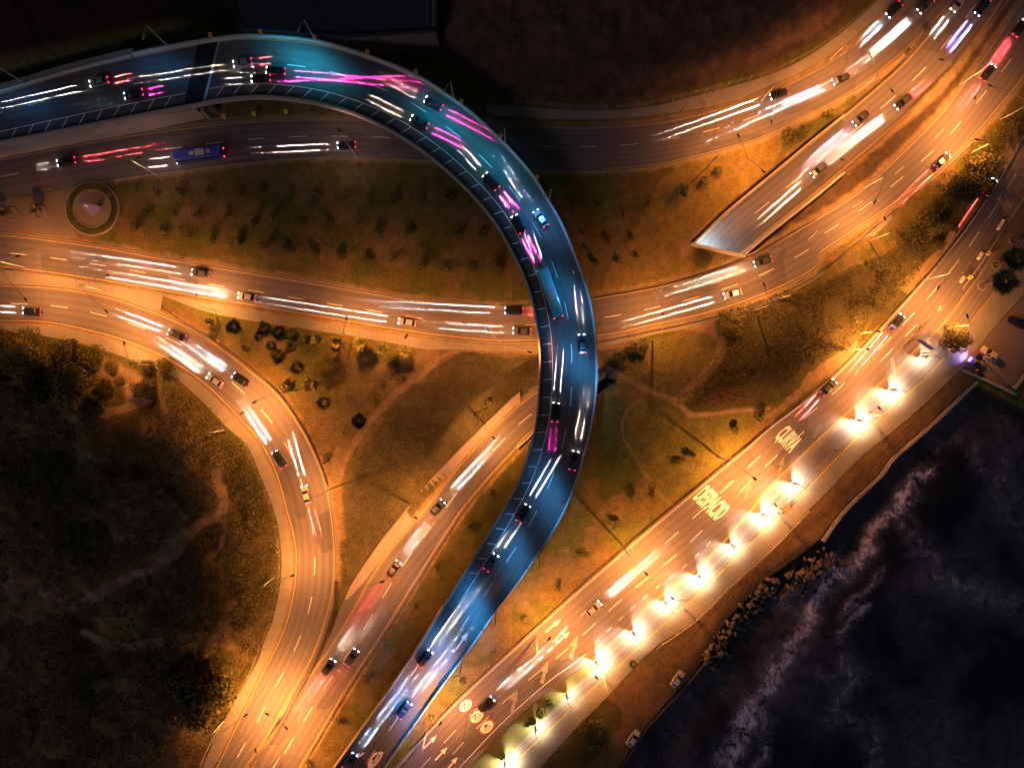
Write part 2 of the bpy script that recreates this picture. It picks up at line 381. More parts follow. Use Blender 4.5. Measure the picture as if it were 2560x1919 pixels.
# plazas are level
flat = inside([(-200,520),(0,497),(150,470),(300,446),(318,560),(300,600),(150,596),(-200,560)], PX, PY) | inside([(2403,922),(2445,868),(2560,735),(2800,500),(2800,1000),(2620,900),(2556,945),(2540,986)], PX, PY)
h = np.where(flat, -0.03, h)
ang = {}
def carve(rd, m_in, m_out, h, lo=-0.06):
    pl = rd.outline()
    box = (PX > pl[:, 0].min()-250) & (PX < pl[:, 0].max()+250) & (PY > pl[:, 1].min()-250) & (PY < pl[:, 1].max()+250)
    wl = np.vstack([rd.l, rd.r[::-1]]); xx, yy = GX[box], GY[box]
    ins = inside(wl, xx, yy); d = dist_line(wl[::3], xx, yy); d = np.where(ins, 0, d)
    ii = np.zeros(len(xx), int); best = np.full(len(xx), 1e9)
    for k in range(0, rd.n, 4):
        q = (xx-rd.c[k, 0])**2+(yy-rd.c[k, 1])**2; b = q < best; best[b] = q[b]; ii[b] = k
    zr = rd.z[ii]+lo; w = ss(m_in, m_out, d); hh = h[box]; h[box] = zr*(1-w)+hh*w
    return h
for rd, a, b in ((RA, 0.8, 3.5), (RC, 1.4, 3.5), (RD, 3.6, 5.5), (RF, 0.8, 3), (RS, 0.5, 2), (RW, 0.2, 2)): h = carve(rd, a, b, h)
h0 = h.copy(); he = carve(RE, 3.8, 8.0, h0.copy(), -.4); hr = carve(RE, 0.3, 1.1, h0.copy(), -.4)
lft = inside(np.vstack([RE.L, (RE.L-[170, 120])[::-1]]), PX, PY); h = np.where((PX-1440)*56-(PY-880)*76 > 0, h0, np.where(lft, he, hr))
port = inside([(1240,830),(1600,830),(1600,1060),(1490,968),(1510,930),(1496,908),(1466,884),(1240,884)], PX, PY) & False
cover = inside([(1516,925),(1488,893),(1440,850),(1600,780),(1735,600),(1860,630),(1790,820),(1620,1000),(1500,960)], PX, PY)
hb = carve(RB, 0.25, 1.1, h.copy(), -.45)
h = np.where(inside([(1733,612),(1853,639),(1990,600),(2700,-200),(2200,-200),(1700,560)], PX, PY), hb, h)

def lerp(a, b, w): return a*(1-w[..., None])+b*w[..., None]
C = lambda *c: np.array(c)
col = np.zeros(PX.shape+(3,)); dirt, dry, grn, drk, sand, cliff, rockc = C(.27,.195,.11), C(.165,.125,.04), C(.095,.12,.022), C(.075,.066,.026), C(.36,.27,.17), C(.15,.105,.075), C(.1,.085,.07)
gm = ss(0.38, 0.62, fbm(GX, GY, 7, 31, 5))
col[:] = lerp(np.broadcast_to(dry, col.shape), np.broadcast_to(grn, col.shape), gm*0.75)
patch = ss(0.52, 0.7, fbm(GX, GY, 5, 41, 5)); col = lerp(col, dirt*0.8, patch*0.6)
def area(poly, c, w=1.0, feather=0.0, nz=0.0):
    global col
    pw = np.asarray(poly, float); i = inside(pw, PX+nz*(n2-0.5)*40, PY+nz*(n1-0.5)*40)
    col = lerp(col, c, i*w)
def trail(pts, wid, c, w=1.0):
    global col
    d = dist_line(smooth_line(pts, 60), PX+(n2-.5)*9, PY+(n1-.5)*9); col = lerp(col, c, w*ss(wid*1.25, wid*0.6, d))
col = lerp(col, cliff*.6*((0.5+1.0*n2)*(.35+.65*ss(700, 1150, PX)))[..., None], ss(-1, 2, dn))  # left part darkened in the colour, standing for unlit cliff
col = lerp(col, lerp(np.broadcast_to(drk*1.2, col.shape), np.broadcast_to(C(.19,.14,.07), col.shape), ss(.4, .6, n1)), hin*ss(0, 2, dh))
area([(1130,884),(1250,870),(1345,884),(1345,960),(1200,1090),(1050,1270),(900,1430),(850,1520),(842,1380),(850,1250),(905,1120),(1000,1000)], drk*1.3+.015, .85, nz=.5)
area([(1500,990),(1590,1000),(1560,1060),(1620,1180),(1500,1260),(1490,1100)], grn*.9, .85, nz=1)
area([(1560,1000),(1700,1020),(1900,1040),(1850,1120),(1650,1270),(1560,1080)], C(.15,.15,.035), .8, nz=1)
area([(1590,880),(1700,830),(1800,860),(1770,930),(1690,1000),(1620,975),(1545,930),(1530,890)], C(.16,.135,.04), .85, nz=.6)
area([(1816,790),(2000,730),(2200,640),(2350,540),(2450,400),(2560,280),(2560,340),(2470,490),(2380,600),(2240,770),(2100,905),(1990,985),(1880,1020),(1700,1035),(1740,970)], drk*1.1, .9, nz=.8)
area([(2330,640),(2420,520),(2500,380),(2560,300),(2560,340),(2422,556),(2348,650),(2270,740),(2240,720)], dirt, .85, nz=1)
area([(2230,870),(2130,890),(2040,960),(1960,1030),(1900,1060),(2000,960),(2060,900),(2130,850)], dirt*.9, .9, nz=.7)
area([(2395,216),(2229,400),(2036,545),(1920,612),(1862,645),(1925,585),(2036,492),(2160,388),(2267,296),(2364,208),(2514,3),(2553,0)], C(.09,.065,.04), .95, nz=.1)
area([(1473,750),(1627,722),(1743,690),(1735,615),(1813,536),(1920,447),(1990,300),(1820,378),(1705,406),(1640,470),(1560,620)], C(.27,.19,.05), .6, nz=.8)
area([(840,930),(1075,890),(1120,890),(1020,980),(880,1110),(842,1250),(846,1400),(836,1300),(800,1130),(760,1060),(820,1000)], dirt*.75, .55, nz=1)
for pts, w_, c_ in (([(1345,882),(1250,884),(1180,872),(1120,890),(1060,930),(960,1015),(900,1085),(855,1170),(838,1260)], 9, dirt), ([(850,1130),(838,1180),(845,1260),(850,1340)], 13, dirt*.95),
                    ([(1490,900),(1560,945),(1640,985),(1690,1003),(1722,1036)], 7, dirt), ([(1690,1003),(1735,962),(1785,905),(1800,858),(1775,825),(1700,808)], 13, dirt), ([(1602,996),(1568,1028),(1552,1078),(1585,1140),(1640,1225),(1690,1270)], 4, dirt*.9), ([(1500,880),(1540,870),(1590,862)], 14, dirt*.95),
                    ([(1722,1036),(1800,1032),(1920,1022)], 5, dirt*1.1), ([(1350,880),(1420,874),(1500,872)], 10, dirt), ([(1660,815),(1760,808),(1850,790)], 10, dirt)):
    trail(pts, w_, c_)
BARE = (([(210,905),(270,925),(330,950),(345,990)], 26), ([(180,1000),(215,1035),(290,1028),(370,1000)], 11), ([(395,950),(402,990),(415,1030)], 5), ([(545,1180),(560,1275),(500,1310),(440,1390),(330,1440),(230,1490),(170,1450)], 12), ([(560,1290),(570,1330),(520,1400)], 9), ([(0,1560),(40,1480),(100,1420)], 10), ([(175,1280),(185,1380),(200,1460)], 8), ([(10,1050),(60,1080),(110,1170),(150,1260)], 6), ([(0,880),(60,885)], 14), ([(420,1230),(470,1300),(430,1380)], 14), ([(330,1150),(360,1230),(340,1320)], 9), ([(250,1560),(330,1600),(420,1590)], 12), ([(590,1500),(560,1560),(590,1630)], 8))
for pts, w_ in BARE:
    trail(pts, w_, sand*.85 if w_ > 9 else dirt*.7, .9)
area([(2433,957),(2325,1061),(2229,1146),(2198,1188),(2105,1279),(2051,1352),(1990,1375),(1917,1440),(1820,1545),(1743,1670),(1666,1757),(1550,1919),(1340,1940),(1520,1738),(1743,1545),(1920,1379),(2152,1142),(2403,922)], C(.19,.125,.06), .95, nz=.1)
area([(1512,1740),(1545,1752),(1560,1800),(1500,1880),(1460,1925),(1345,1935),(1440,1822)], C(.085,.08,.025), .9, nz=.7)
for pts in ([(2300,1040),(2000,1330),(1800,1510),(1690,1640)], [(2280,1075),(1990,1350),(1830,1495)]): trail(pts, 2.2, C(.09,.06,.035), .6)
col = lerp(col, rockc*.6, ss(40, 12, dist_line(RH, PX, PY))*0.9)
col = lerp(col, C(.03,.03,.03), sin_*1.0)
for rd in (RA, RB, RC, RD, RE):                                     # swept sand along the verges
    d = np.minimum(dist_line(rd.L[::8], PX, PY), dist_line(rd.R[::8], PX, PY)); col = lerp(col, dirt*1.25, ss(17, 5, d+(n2-.5)*14)*.85)
col *= (0.75+0.5*fbm(GX, GY, 1.2, 77, 2))[..., None]

nx, ny = len(xs), len(ys)
me = bpy.data.meshes.new('ground')
co = np.stack([GX, GY, h], -1).reshape(-1, 3).astype(np.float32)
idx = np.arange(nx*ny).reshape(ny, nx); q = np.stack([idx[:-1, :-1], idx[:-1, 1:], idx[1:, 1:], idx[1:, :-1]], -1).reshape(-1, 4).astype(np.int32)
me.vertices.add(len(co)); me.vertices.foreach_set('co', co.ravel())
me.loops.add(q.size); me.loops.foreach_set('vertex_index', q.ravel())
me.polygons.add(len(q)); me.polygons.foreach_set('loop_start', np.arange(0, q.size, 4, dtype=np.int32))
me.polygons.foreach_set('use_smooth', np.ones(len(q), bool)); me.update(calc_edges=True)
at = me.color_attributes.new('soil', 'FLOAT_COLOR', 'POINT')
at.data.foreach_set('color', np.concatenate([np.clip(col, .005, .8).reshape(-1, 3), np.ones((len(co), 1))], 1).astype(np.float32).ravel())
gm_ = mat('soil_and_grass', (.1, .08, .04), 0.95, spec=0.1)
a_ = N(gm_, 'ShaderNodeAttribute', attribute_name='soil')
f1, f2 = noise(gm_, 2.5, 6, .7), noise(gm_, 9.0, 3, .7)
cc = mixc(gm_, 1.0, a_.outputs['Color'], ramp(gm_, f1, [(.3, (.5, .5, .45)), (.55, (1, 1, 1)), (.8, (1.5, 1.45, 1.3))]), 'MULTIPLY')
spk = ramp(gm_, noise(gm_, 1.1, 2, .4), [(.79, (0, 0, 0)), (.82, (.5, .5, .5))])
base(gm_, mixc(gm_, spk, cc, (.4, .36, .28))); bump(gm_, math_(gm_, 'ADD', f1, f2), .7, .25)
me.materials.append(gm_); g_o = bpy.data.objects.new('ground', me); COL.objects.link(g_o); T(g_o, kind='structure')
def hgt(x, y):
    i = min(max(np.searchsorted(xs, x)-1, 0), nx-2); j = min(max(np.searchsorted(ys, y)-1, 0), ny-2)
    u, v = (x-xs[i])/(xs[i+1]-xs[i]), (y-ys[j])/(ys[j+1]-ys[j])
    return float((h[j, i]*(1-u)+h[j, i+1]*u)*(1-v)+(h[j+1, i]*(1-u)+h[j+1, i+1]*u)*v)
def G(px, py, up=0.0):
    """point on the ground under a survey point"""
    z = 0.0
    for _ in range(3):
        p = P(px, py, z); z = hgt(p.x, p.y)
    p = P(px, py, z); p.z = z+up; return p

# ------------------------------------------------------------------ sea
sx = np.arange(0, 330, 1.1); sy = np.arange(-330, 40, 1.1); SX, SY = np.meshgrid(sx, sy); SPX, SPY = SX/S+CX, CY-SY/S
foam = np.zeros(SX.shape)
for pts, w_, a in (([(2330,1190),(2248,1279),(2190,1356),(2148,1406),(2082,1480),(2036,1549),(1959,1665),(1920,1742),(1870,1840),(1830,1930)], 26, 1.0), ([(2248,1279),(2150,1400),(2150,1430),(2100,1465)], 8, .9),
                   ([(2230,1435),(2170,1500),(2130,1540),(2180,1540),(2120,1590)], 12, .8), ([(2270,1310),(2330,1400),(2350,1450),(2440,1490),(2540,1510)], 30, .4), ([(2130,1650),(2150,1700),(2090,1790),(2180,1840),(2205,1925)], 26, .45), ([(2060,1690),(2090,1710),(2110,1690)], 16, .45), ([(1930,1770),(1925,1850),(1900,1930)], 16, .6),
                   ([(1960,1480),(1985,1520),(1960,1530)], 10, .5), ([(2350,1120),(2420,1110),(2480,1180)], 20, .3), ([(2090,1400),(2040,1440),(1990,1500)], 40, .3), ([(2520,1200),(2560,1300),(2620,1310)], 50, .35)):
    d = dist_line(smooth_line(pts, 50), SPX+(fbm(SX, SY, 6, 3)-.5)*55, SPY+(fbm(SX, SY, 6, 8)-.5)*55); foam = np.maximum(foam, a*np.exp(-(d/w_)**2))
wav = 0.35*(fbm(SX, SY*.6, 9, 51)-.5)+0.2*(fbm(SX, SY, 3, 61)-.5)+0.3*foam*fbm(SX, SY, 2.2, 71)
mx, my = len(sx), len(sy); keep = inside(seapoly, SPX, SPY) | (dist_line(SEA, SPX, SPY)*S < 1.6); me = bpy.data.meshes.new('sea')
co = np.stack([SX, SY, -2.6+wav], -1).reshape(-1, 3).astype(np.float32); idx = np.arange(mx*my).reshape(my, mx)
q = np.stack([idx[:-1, :-1], idx[:-1, 1:], idx[1:, 1:], idx[1:, :-1]], -1).reshape(-1, 4).astype(np.int32); q = q[keep[:-1, :-1].ravel()]
me.vertices.add(len(co)); me.vertices.foreach_set('co', co.ravel()); me.loops.add(q.size); me.loops.foreach_set('vertex_index', q.ravel())
me.polygons.add(len(q)); me.polygons.foreach_set('loop_start', np.arange(0, q.size, 4, dtype=np.int32)); me.polygons.foreach_set('use_smooth', np.ones(len(q), bool)); me.update(calc_edges=True)
at = me.attributes.new('foam', 'FLOAT', 'POINT'); at.data.foreach_set('value', foam.ravel().astype(np.float32))
wm = mat('sea_water', (.012, .014, .022), .22, spec=.4)
fa = N(wm, 'ShaderNodeAttribute', attribute_name='foam').outputs['Fac']
g = N(wm, 'ShaderNodeNewGeometry'); mp = N(wm, 'ShaderNodeMapping'); mp.inputs['Rotation'].default_value = (0, 0, R(-48)); mp.inputs['Scale'].default_value = (1.5, .3, 1); Lk(wm, g.outputs['Position'], mp.inputs[0])
fn = noise(wm, 1.1, 8, .68, mp.outputs[0], .5); fn2 = noise(wm, .5, 7, .7, g.outputs['Position'], .25)
fn3 = noise(wm, .42, 9, .66, g.outputs['Position'], .8)
fm = math_(wm, 'ADD', math_(wm, 'MULTIPLY', fn, .45), math_(wm, 'MULTIPLY', fn3, .55))
ex = math_(wm, 'MULTIPLY', math_(wm, 'SUBTRACT', math_(wm, 'ADD', fm, math_(wm, 'MULTIPLY', math_(wm, 'POWER', fa, .6), .25)), .69), 5.5, True)
fk = math_(wm, 'ADD', math_(wm, 'MULTIPLY', ex, .85), math_(wm, 'MULTIPLY', math_(wm, 'MULTIPLY', fa, .5), ramp(wm, fn3, [(.36, (0, 0, 0)), (.62, (1, 1, 1))])), True)
hz = math_(wm, 'MULTIPLY', ramp(wm, noise(wm, .035, 5, .6, g.outputs['Position'], .3), [(.44, (0, 0, 0)), (.70, (.2, .2, .2))]), ramp(wm, fn2, [(.3, (.2, .2, .2)), (.65, (1, 1, 1))]))
fk = math_(wm, 'ADD', fk, hz, True)
base(wm, mixc(wm, fk, (.010, .011, .020), (.74, .66, .80)))
Lk(wm, math_(wm, 'MULTIPLY_ADD', fk, .6), wm.node_tree.nodes['Principled BSDF'].inputs['Roughness']); wm.node_tree.nodes['Principled BSDF'].inputs['Roughness'].links[0].from_node.inputs[2].default_value = .25
bump(wm, math_(wm, 'ADD', fn, noise(wm, 2.5, 4)), .5, .25)
me.materials.append(wm); T((lambda o: (COL.objects.link(o), o)[1])(bpy.data.objects.new('sea', me)), kind='structure')

# ------------------------------------------------------------------ road surfaces, kerbs, pavements, markings
def struct(o): return T(o, kind='structure')
for rd, nm in ((RA, 'upper_road'), (RB, 'underpass_road'), (RC, 'middle_road'), (RD, 'loop_road'), (RE, 'ramp_road'), (RF, 'coast_road')):
    struct(rd.strip(MB(), 0, 0, 1, 0, 0.0).build(nm, M['asphalt']))
struct(RS.strip(MB(), 0, 0.02, 1, 0, 0.0).build('service_road', M['asphalt_apron']))
struct(RW.strip(MB(), 0, 0.1, 1, 0, 0.13, thick=0.25).build('promenade', M['sidewalk']))

def slab(name, L, Rr, matl, dz=0.13, zk=((0, 0), (1, 0)), thick=.3, kind=True):
    o = Road(L, Rr, zk, 200).strip(MB(), 0, 0, 1, 0, dz, thick=thick).build(name, matl); return struct(o) if kind else o
slab('pavement', [(1215,262),(1280,266),(1454,276),(1608,270),(1743,239),(1920,189),(2016,143),(2094,89),(2171,23),(2215,-20)], [(1215,288),(1280,293),(1473,299),(1666,284),(1820,255),(1920,216),(2030,165),(2115,108),(2190,45),(2250,-15)], M['sidewalk'])
slab('pavement', [(409,734),(502,754),(640,775),(717,790),(833,810),(987,836),(1142,856),(1280,864),(1420,862)], [(409,740),(520,780),(640,804),(794,827),(949,852),(1084,875),(1280,882),(1420,880)], M['sidewalk'])
slab('pavement', [(1450,858),(1490,853),(1627,826),(1782,791),(1920,743),(2040,684),(2125,612),(2229,530)], [(1450,886),(1490,880),(1600,868),(1700,845),(1790,815),(1920,766),(2045,706),(2130,640),(2229,548)], M['sidewalk'])
slab('pavement', [(-120,806),(0,809),(116,813),(232,836),(328,865),(425,909),(502,960),(560,1014),(616,1076),(640,1101),(668,1152),(690,1209),(709,1282),(722,1325),(731,1375),(731,1425),(727,1472),(713,1541),(686,1611),(648,1684),(575,1831),(536,1912),(490,1995)],
     [(-120,826),(0,829),(116,841),(232,868),(328,899),(425,937),(502,999),(560,1061),(618,1113),(648,1180),(682,1265),(698,1329),(704,1395),(700,1464),(682,1549),(655,1619),(640,1661),(552,1816),(506,1916),(470,1985)], M['sidewalk'])
slab('traffic_island', [(-120,662),(0,674),(154,693),(347,725),(409,735)], [(-120,700),(0,706),(154,716),(270,737),(402,778)], M['sidewalk'])
slab('verge_slab', [(1300,980),(1280,995),(1180,1092),(1065,1211),(1011,1279),(949,1356),(884,1452),(862,1496)], [(1300,1010),(1280,1022),(1180,1122),(1057,1275),(949,1404),(896,1470),(866,1499)], M['slope'], .08, ((0, -3.6), (.36, -1.9), (.62, -.4), (.75, 0), (1, 0)))
slab('shoulder', [(951,1356),(879,1462),(848,1530),(810,1620),(740,1748),(640,1886)], [(949,1408),(872,1539),(821,1621),(736,1740),(640,1895),(636,1899)], M['asphalt'], .006, thick=.1)
slab('grass_island', [(1486,1647),(1395,1711),(1330,1762),(1260,1822),(1180,1914),(1150,1948)], [(1520,1644),(1432,1719),(1348,1807),(1255,1902),(1210,1945)], M['turf'], .16)
slab('planted_strip', [(2230,958),(2150,1030),(2060,1110),(1975,1200)], [(2240,972),(2165,1047),(2080,1130),(1990,1215)], M['darkcon'], .05, thick=.06)
# plazas
struct(MB().prism([P(*p) for p in [(-60,512),(0,500),(150,474),(268,452),(285,470),(175,560),(200,598),(110,586),(-60,566)][::-1]], -.1, .02).build('paved_square', M['plaza']))
struct(MB().prism([P(*p) for p in [(2403,924),(2446,869),(2561,737),(2720,560),(2720,960),(2600,930),(2554,946),(2536,984)][::-1]], -.1, .05).build('plaza', M['plaza']))

def kerb(rd, f, o, m0=0.0, m1=None, w=.22, hgt_=.13):
    return struct(rd.strip(MB(), f, o-w/2, f, o+w/2, hgt_, m0, m1, thick=hgt_+.08).build('kerb', M['kerb']))
kerb(RA, 0, -.25); kerb(RA, 1, .25, RA.len*.05); kerb(RC, 0, -.2); kerb(RC, 1, .14, 0, RC.len*.62); kerb(RD, 0, -.2); kerb(RE, 0, -.15, RE.len*.3); kerb(RE, 1, .2, RE.len*.12); kerb(RF, 0, -.25); kerb(RB, 1, .35, 0, RB.len*.45); kerb(RB, 0, -.35, 0, RB.len*.3)
struct(RS.strip(MB(), 0, -.1, 0, .14, .1, RS.len*.16, RS.len*.8, thick=.16).build('kerb', M['kerb']))
struct(RS.strip(MB(), 0, -.1, 0, .2, .16, RS.len*.8, RS.len, thick=.2).build('kerb', M['darkcon']))

Z = 0.006
def marks(name, m, fn): mb = MB(); fn(mb); return struct(mb.build(name, m))
def yel(mb):
    RA.strip(mb, 0, .35, 0, .5, Z); RA.strip(mb, 1, -.5, 1, -.36, Z, RA.len*.6)
    RB.strip(mb, 0, .5, 0, .66, Z); RB.strip(mb, 1, -.85, 1, -.69, Z); RB.strip(mb, 1, -.5, 1, -.4, Z)
    RC.strip(mb, 0, .4, 0, .55, Z); RC.strip(mb, 1, -.62, 1, -.45, Z)
    RD.strip(mb, 0, .35, 0, .5, Z); RD.strip(mb, 1, -.6, 1, -.4, Z)
    RE.strip(mb, 0, .1, 0, .28, Z); RE.strip(mb, 1, -.42, 1, -.22, Z)
    RF.strip(mb, 1, -.3, 1, -.14, Z, RF.len*.14, RF.len*.72); RS.strip(mb, 1, -.35, 1, -.12, Z)
marks('edge_line', M['yellow'], yel)
def whi(mb):
    RA.dashes(mb, .46, .15, Z, 4.2, 5.8, 2, RA.len*.95)
    RB.dashes(mb, .45, .16, Z, 4.4, 5.2, 1, RB.len*.9)
    RC.dashes(mb, .53, .15, Z, 4.0, 5.6, 3); RC.dashes(mb, .33, .1, Z, 3.0, 10, 8, RC.len*.42)
    RD.dashes(mb, .5, .15, Z, 4.2, 5.4, 4.5); RE.dashes(mb, .5, .15, Z, 4.2, 4.6, 12, RE.len)
    RF.dashes(mb, .345, .16, Z, 4.2, 3.9, 3, RF.len*.36); RF.dashes(mb, .345, .16, Z, 4.2, 4.6, RF.len*.36+3)
    RF.dashes(mb, .58, .16, Z, 4.2, 4.2, RF.len*.27, RF.len*.36); RF.dashes(mb, .60, .16, Z, 4.2, 4.4, RF.len*.44, RF.len)
    RF.strip(mb, 0, .3, 0, .42, Z)
    RF.strip(mb, .86, -.1, .86, .1, Z, RF.len*.79, RF.len)
    RF.dashes(mb, .83, .12, Z, 1.5, 2.6, RF.len*.60, RF.len*.79)
    RF.strip(mb, .85, -.07, .85, .07, Z, RF.len*.02, RF.len*.2)
marks('lane_line', M['white'], whi)
def srv(mb):
    for o in (-1.2, -1.9, -2.6): RS.strip(mb, 1, o-.04, 1, o+.04, Z, RS.len*.2, RS.len*.62)
    RS.dashes(mb, .5, .1, Z, 2.0, 3.0, RS.len*.02, RS.len*.2)
marks('service_lane_line', M['faint'], srv)

def text_mesh(body, p0, right, up, z, name, m, bold=.02, base_m=None):
    """road lettering: p0 baseline start, right = full width vector, up = letter height vector (survey units)"""
    cu = bpy.data.curves.new('lettering', 'FONT'); cu.body = body; cu.offset = bold; cu.resolution_u = 3
    o = bpy.data.objects.new('lettering', cu); COL.objects.link(o)
    dg = bpy.context.evaluated_depsgraph_get(); me = bpy.data.meshes.new_from_object(o.evaluated_get(dg))
    bpy.data.objects.remove(o); v = np.array([x.co[:] for x in me.vertices]); mn, mxx = v.min(0), v.max(0)
    a = P(*p0, z); r_ = P(p0[0]+right[0], p0[1]+right[1], z)-a; u_ = P(p0[0]+up[0], p0[1]+up[1], z)-a
    for x in me.vertices:
        s_, t_ = (x.co.x-mn[0])/(mxx[0]-mn[0]), (x.co.y-mn[1])/(mxx[1]-mn[1]); q_ = a+r_*s_+u_*t_; x.co = q_
    me.materials.clear(); me.materials.append(m); o = bpy.data.objects.new(name, me); COL.objects.link(o); return struct(o)
text_mesh('DESPACIO', (1730,1246), (58,58), (41,-36), .008, 'road_lettering', M['white'], .035)
text_mesh('CURVA', (1935,1093), (37,40), (36,-33), .008, 'road_lettering', M['white'], .035)
def roundel(px, py, maj, mnr, d, txt, z, ring):
    c = P(px, py, z); dv = (P(px+d[0], py+d[1], z)-c).normalized(); rt = Vector((dv.y, -dv.x, 0)); k = S*(H-z)/H
    def disc(f, dz): return MB().poly([c+dv*(maj*f*k*math.cos(t))-rt*(mnr*f*k*math.sin(t))+Vector((0, 0, dz)) for t in np.linspace(0, 2*math.pi, 40)[:-1]])
    struct(disc(1.18, .008).build('roundel_border', ring)); struct(disc(1.0, .012).build('roundel', M['white']))
    a = Vector((-rt.x, rt.y, 0)); d2 = Vector((d[0], d[1])).normalized(); r2 = Vector((-d2.y, d2.x))
    p0 = Vector((px, py))-r2*mnr*.62-d2*maj*.55
    text_mesh(txt, tuple(p0), tuple(r2*mnr*1.24), tuple(d2*maj*1.1), z+.018, 'roundel_figures', M['blackp'], .006)
roundel(1164.3, 1762.7, 18.5, 12.3, (.75,-.68), '60', 0, M['redp']); roundel(1191.8, 1790, 18.5, 12.3, (.75,-.68), '60', 0, M['redp']); roundel(1217, 1816, 18.5, 12.3, (.75,-.68), '40', 0, M['redp'])
def arrow(tail, tip, w, z, m, hw=2.4, hl=.42, skew=0.0):
    a, b = P(*tail, z), P(*tip, z); d = b-a; L_ = d.length; d.normalize(); r_ = Vector((d.y, -d.x, 0)); hb_ = a+d*L_*(1-hl)
    up = Vector((0, 0, .008)); mb = MB()
    mb.poly([p+up for p in (a-r_*w*.9, a+r_*w*.9, hb_+r_*w*.6, hb_-r_*w*.6)]); mb.poly([p+up for p in (hb_-r_*w*hw*(1+skew), hb_+r_*w*hw*(1-skew), b)])
    return struct(mb.build('lane_arrow', m))
for tl, tp, w in (((1365,1578),(1403,1547),.26), ((1390,1607),(1425,1578),.26), ((1059,1870),(1092,1837),.26), ((1088,1899),(1119,1866),.26), ((1118,1922),(1144,1891),.26)): arrow(tl, tp, w, 0, M['white'])
for tl, tp in (((1426,1645),(1445,1587)), ((1354,1707),(1371,1651)), ((1279,1780),(1294,1721))): arrow(tl, tp, .55, 0, M['worn'], 1.9, .5, .35)
for tl, tp in (((1945,1190),(1961,1136)), ((1862,1245),(1879,1208)), ((2033,1095),(2053,1058))): arrow(tl, tp, .4, 0, M['faint'], 2.0, .5)

# ------------------------------------------------------------------ flyover
fly = E('flyover', FLY.at(FLY.len*.5, .5)); T(fly, 'long curved concrete flyover with blue lit deck sweeping over the other roads', 'bridge'); inv = Matrix.Translation(-fly.location)
def fpart(mb, name, m):
    mb.v = [tuple(Vector(v)-fly.location) for v in mb.v]; return mb.build(name, m, fly)
fpart(FLY.strip(MB(), 0, .0, 1, 0, 0, step=1.0), 'deck', M['asphalt_fly'])
sk = MB(); FLY.strip(sk, 0, .05, 1, -.05, -.02, thick=1.1); fpart(sk, 'girder', M['concrete'])
fpart(FLY.strip(MB(), 0, -.12, 0, .33, .85, thick=1.7), 'inner_parapet', M['concrete'])
fpart(FLY.strip(MB(), 1, -.38, 1, .12, .95, 0, FLY.len*.86, thick=1.9), 'outer_parapet', M['parapet'])
fpart(FLY.strip(MB(), 1, -.38, 1, .12, .55, FLY.len*.862, FLY.len, thick=1.5), 'outer_parapet', M['parapet'])
fpart(FLY.strip(MB(), 1, .14, 1, 1.75, .2, FLY.len*.862, FLY.len, thick=.5), 'walkway', M['sidewalk'])
mb = MB(); FLY.strip(mb, 1, -.1, 1, .1, 1.35, 0, FLY.len*.86, thick=.1)
for m in np.arange(2, FLY.len*.86, 3.0):
    p = FLY.at(m, 1, 0, 1.1); mb.box(p, (.12, .12, .4)); mb.uv += [(0, 0)]*8
fpart(mb, 'handrail', M['steel'])
for a, b in ((0, .20), (.868, 1.0)):
    for f, o in ((0, .02), (1, -.02)):
        mb = MB(); mb.uv = None; ms = np.linspace(FLY.len*a, FLY.len*b, 60); top = [FLY.at(m, f, o, -.2) for m in ms]
        for i in range(59): mb.quad(Vector((top[i].x, top[i].y, -.5)), Vector((top[i+1].x, top[i+1].y, -.5)), top[i+1], top[i])
        fpart(mb, 'retaining_wall', M['concrete'])
for fr in (.27, .40, .47, .585, .66, .76, .83):
    p = FLY.at(FLY.len*fr, .5); a, b = FLY.at(FLY.len*fr, .2), FLY.at(FLY.len*fr, .8); zb = hgt(p.x, p.y)-.4
    mb = MB().tube([(p.x, p.y, zb), (p.x, p.y, p.z-2.0)], .95, 16); d = b-a; mb.box((p.x, p.y, p.z-1.55), (d.length, 1.5, .85), math.atan2(d.y, d.x)); fpart(mb, 'pier', M['concrete'])
jm, jf = FLY.near(498, 180)
mb = FLY.strip(MB(), 0, .4, 1, -.45, Z, jm-2.4, jm+2.1); fpart(mb, 'dark_joint_band', mat('black_deck_band', (.012, .012, .014), .8))  # dark band across the deck beside the joint
mb = FLY.strip(MB(), 0, .4, 1, -.45, Z+.004, jm-3.1, jm-2.55); fpart(mb, 'expansion_joint', M['steel'])
mb = MB(); FLY.strip(mb, .235, -.09, .235, .09, Z, 30, jm-3.4); FLY.strip(mb, .235, -.09, .235, .09, Z, jm+2.4, FLY.len); fpart(mb, 'shoulder_line', M['white'])
mb = MB()
for m in np.arange(70, FLY.len-1, 4.15):
    if jm-3.8 < m < jm+3: continue
    a, b = FLY.at(m, .235, 0, Z), FLY.at(m+1.2, .06, .15, Z); d = (b-a).normalized(); s_ = Vector((-d.y, d.x, 0))*.09; fpart(MB().quad(a-s_, b-s_, b+s_, a+s_), 'hatch_line', M['white'])
for f_, g_, a, e in ((.575, 9.8, 3, jm-8), (.60, 10.2, jm+6, FLY.len-4.5)):
    for m in np.arange(a, e, g_): fpart(FLY.strip(MB(), f_, -.075, f_, .075, Z, m, m+4.2, 1.4), 'lane_dash', M['white'])
mb = MB(); FLY.strip(mb, 1, -.62, 1, -.5, Z, FLY.len*.62, FLY.len); fpart(mb, 'edge_line', M['yellow'])
zf = lambda px, py: float(np.interp(FLY.near(px, py)[0], FLY.s, FLY.z))
roundel(905.6, 1870, 27, 10.5, (.57,-.82), '60', zf(905, 1870), M['redp']); roundel(938.5, 1894.7, 29, 11, (.57,-.82), '40', zf(938, 1894), M['redp'])
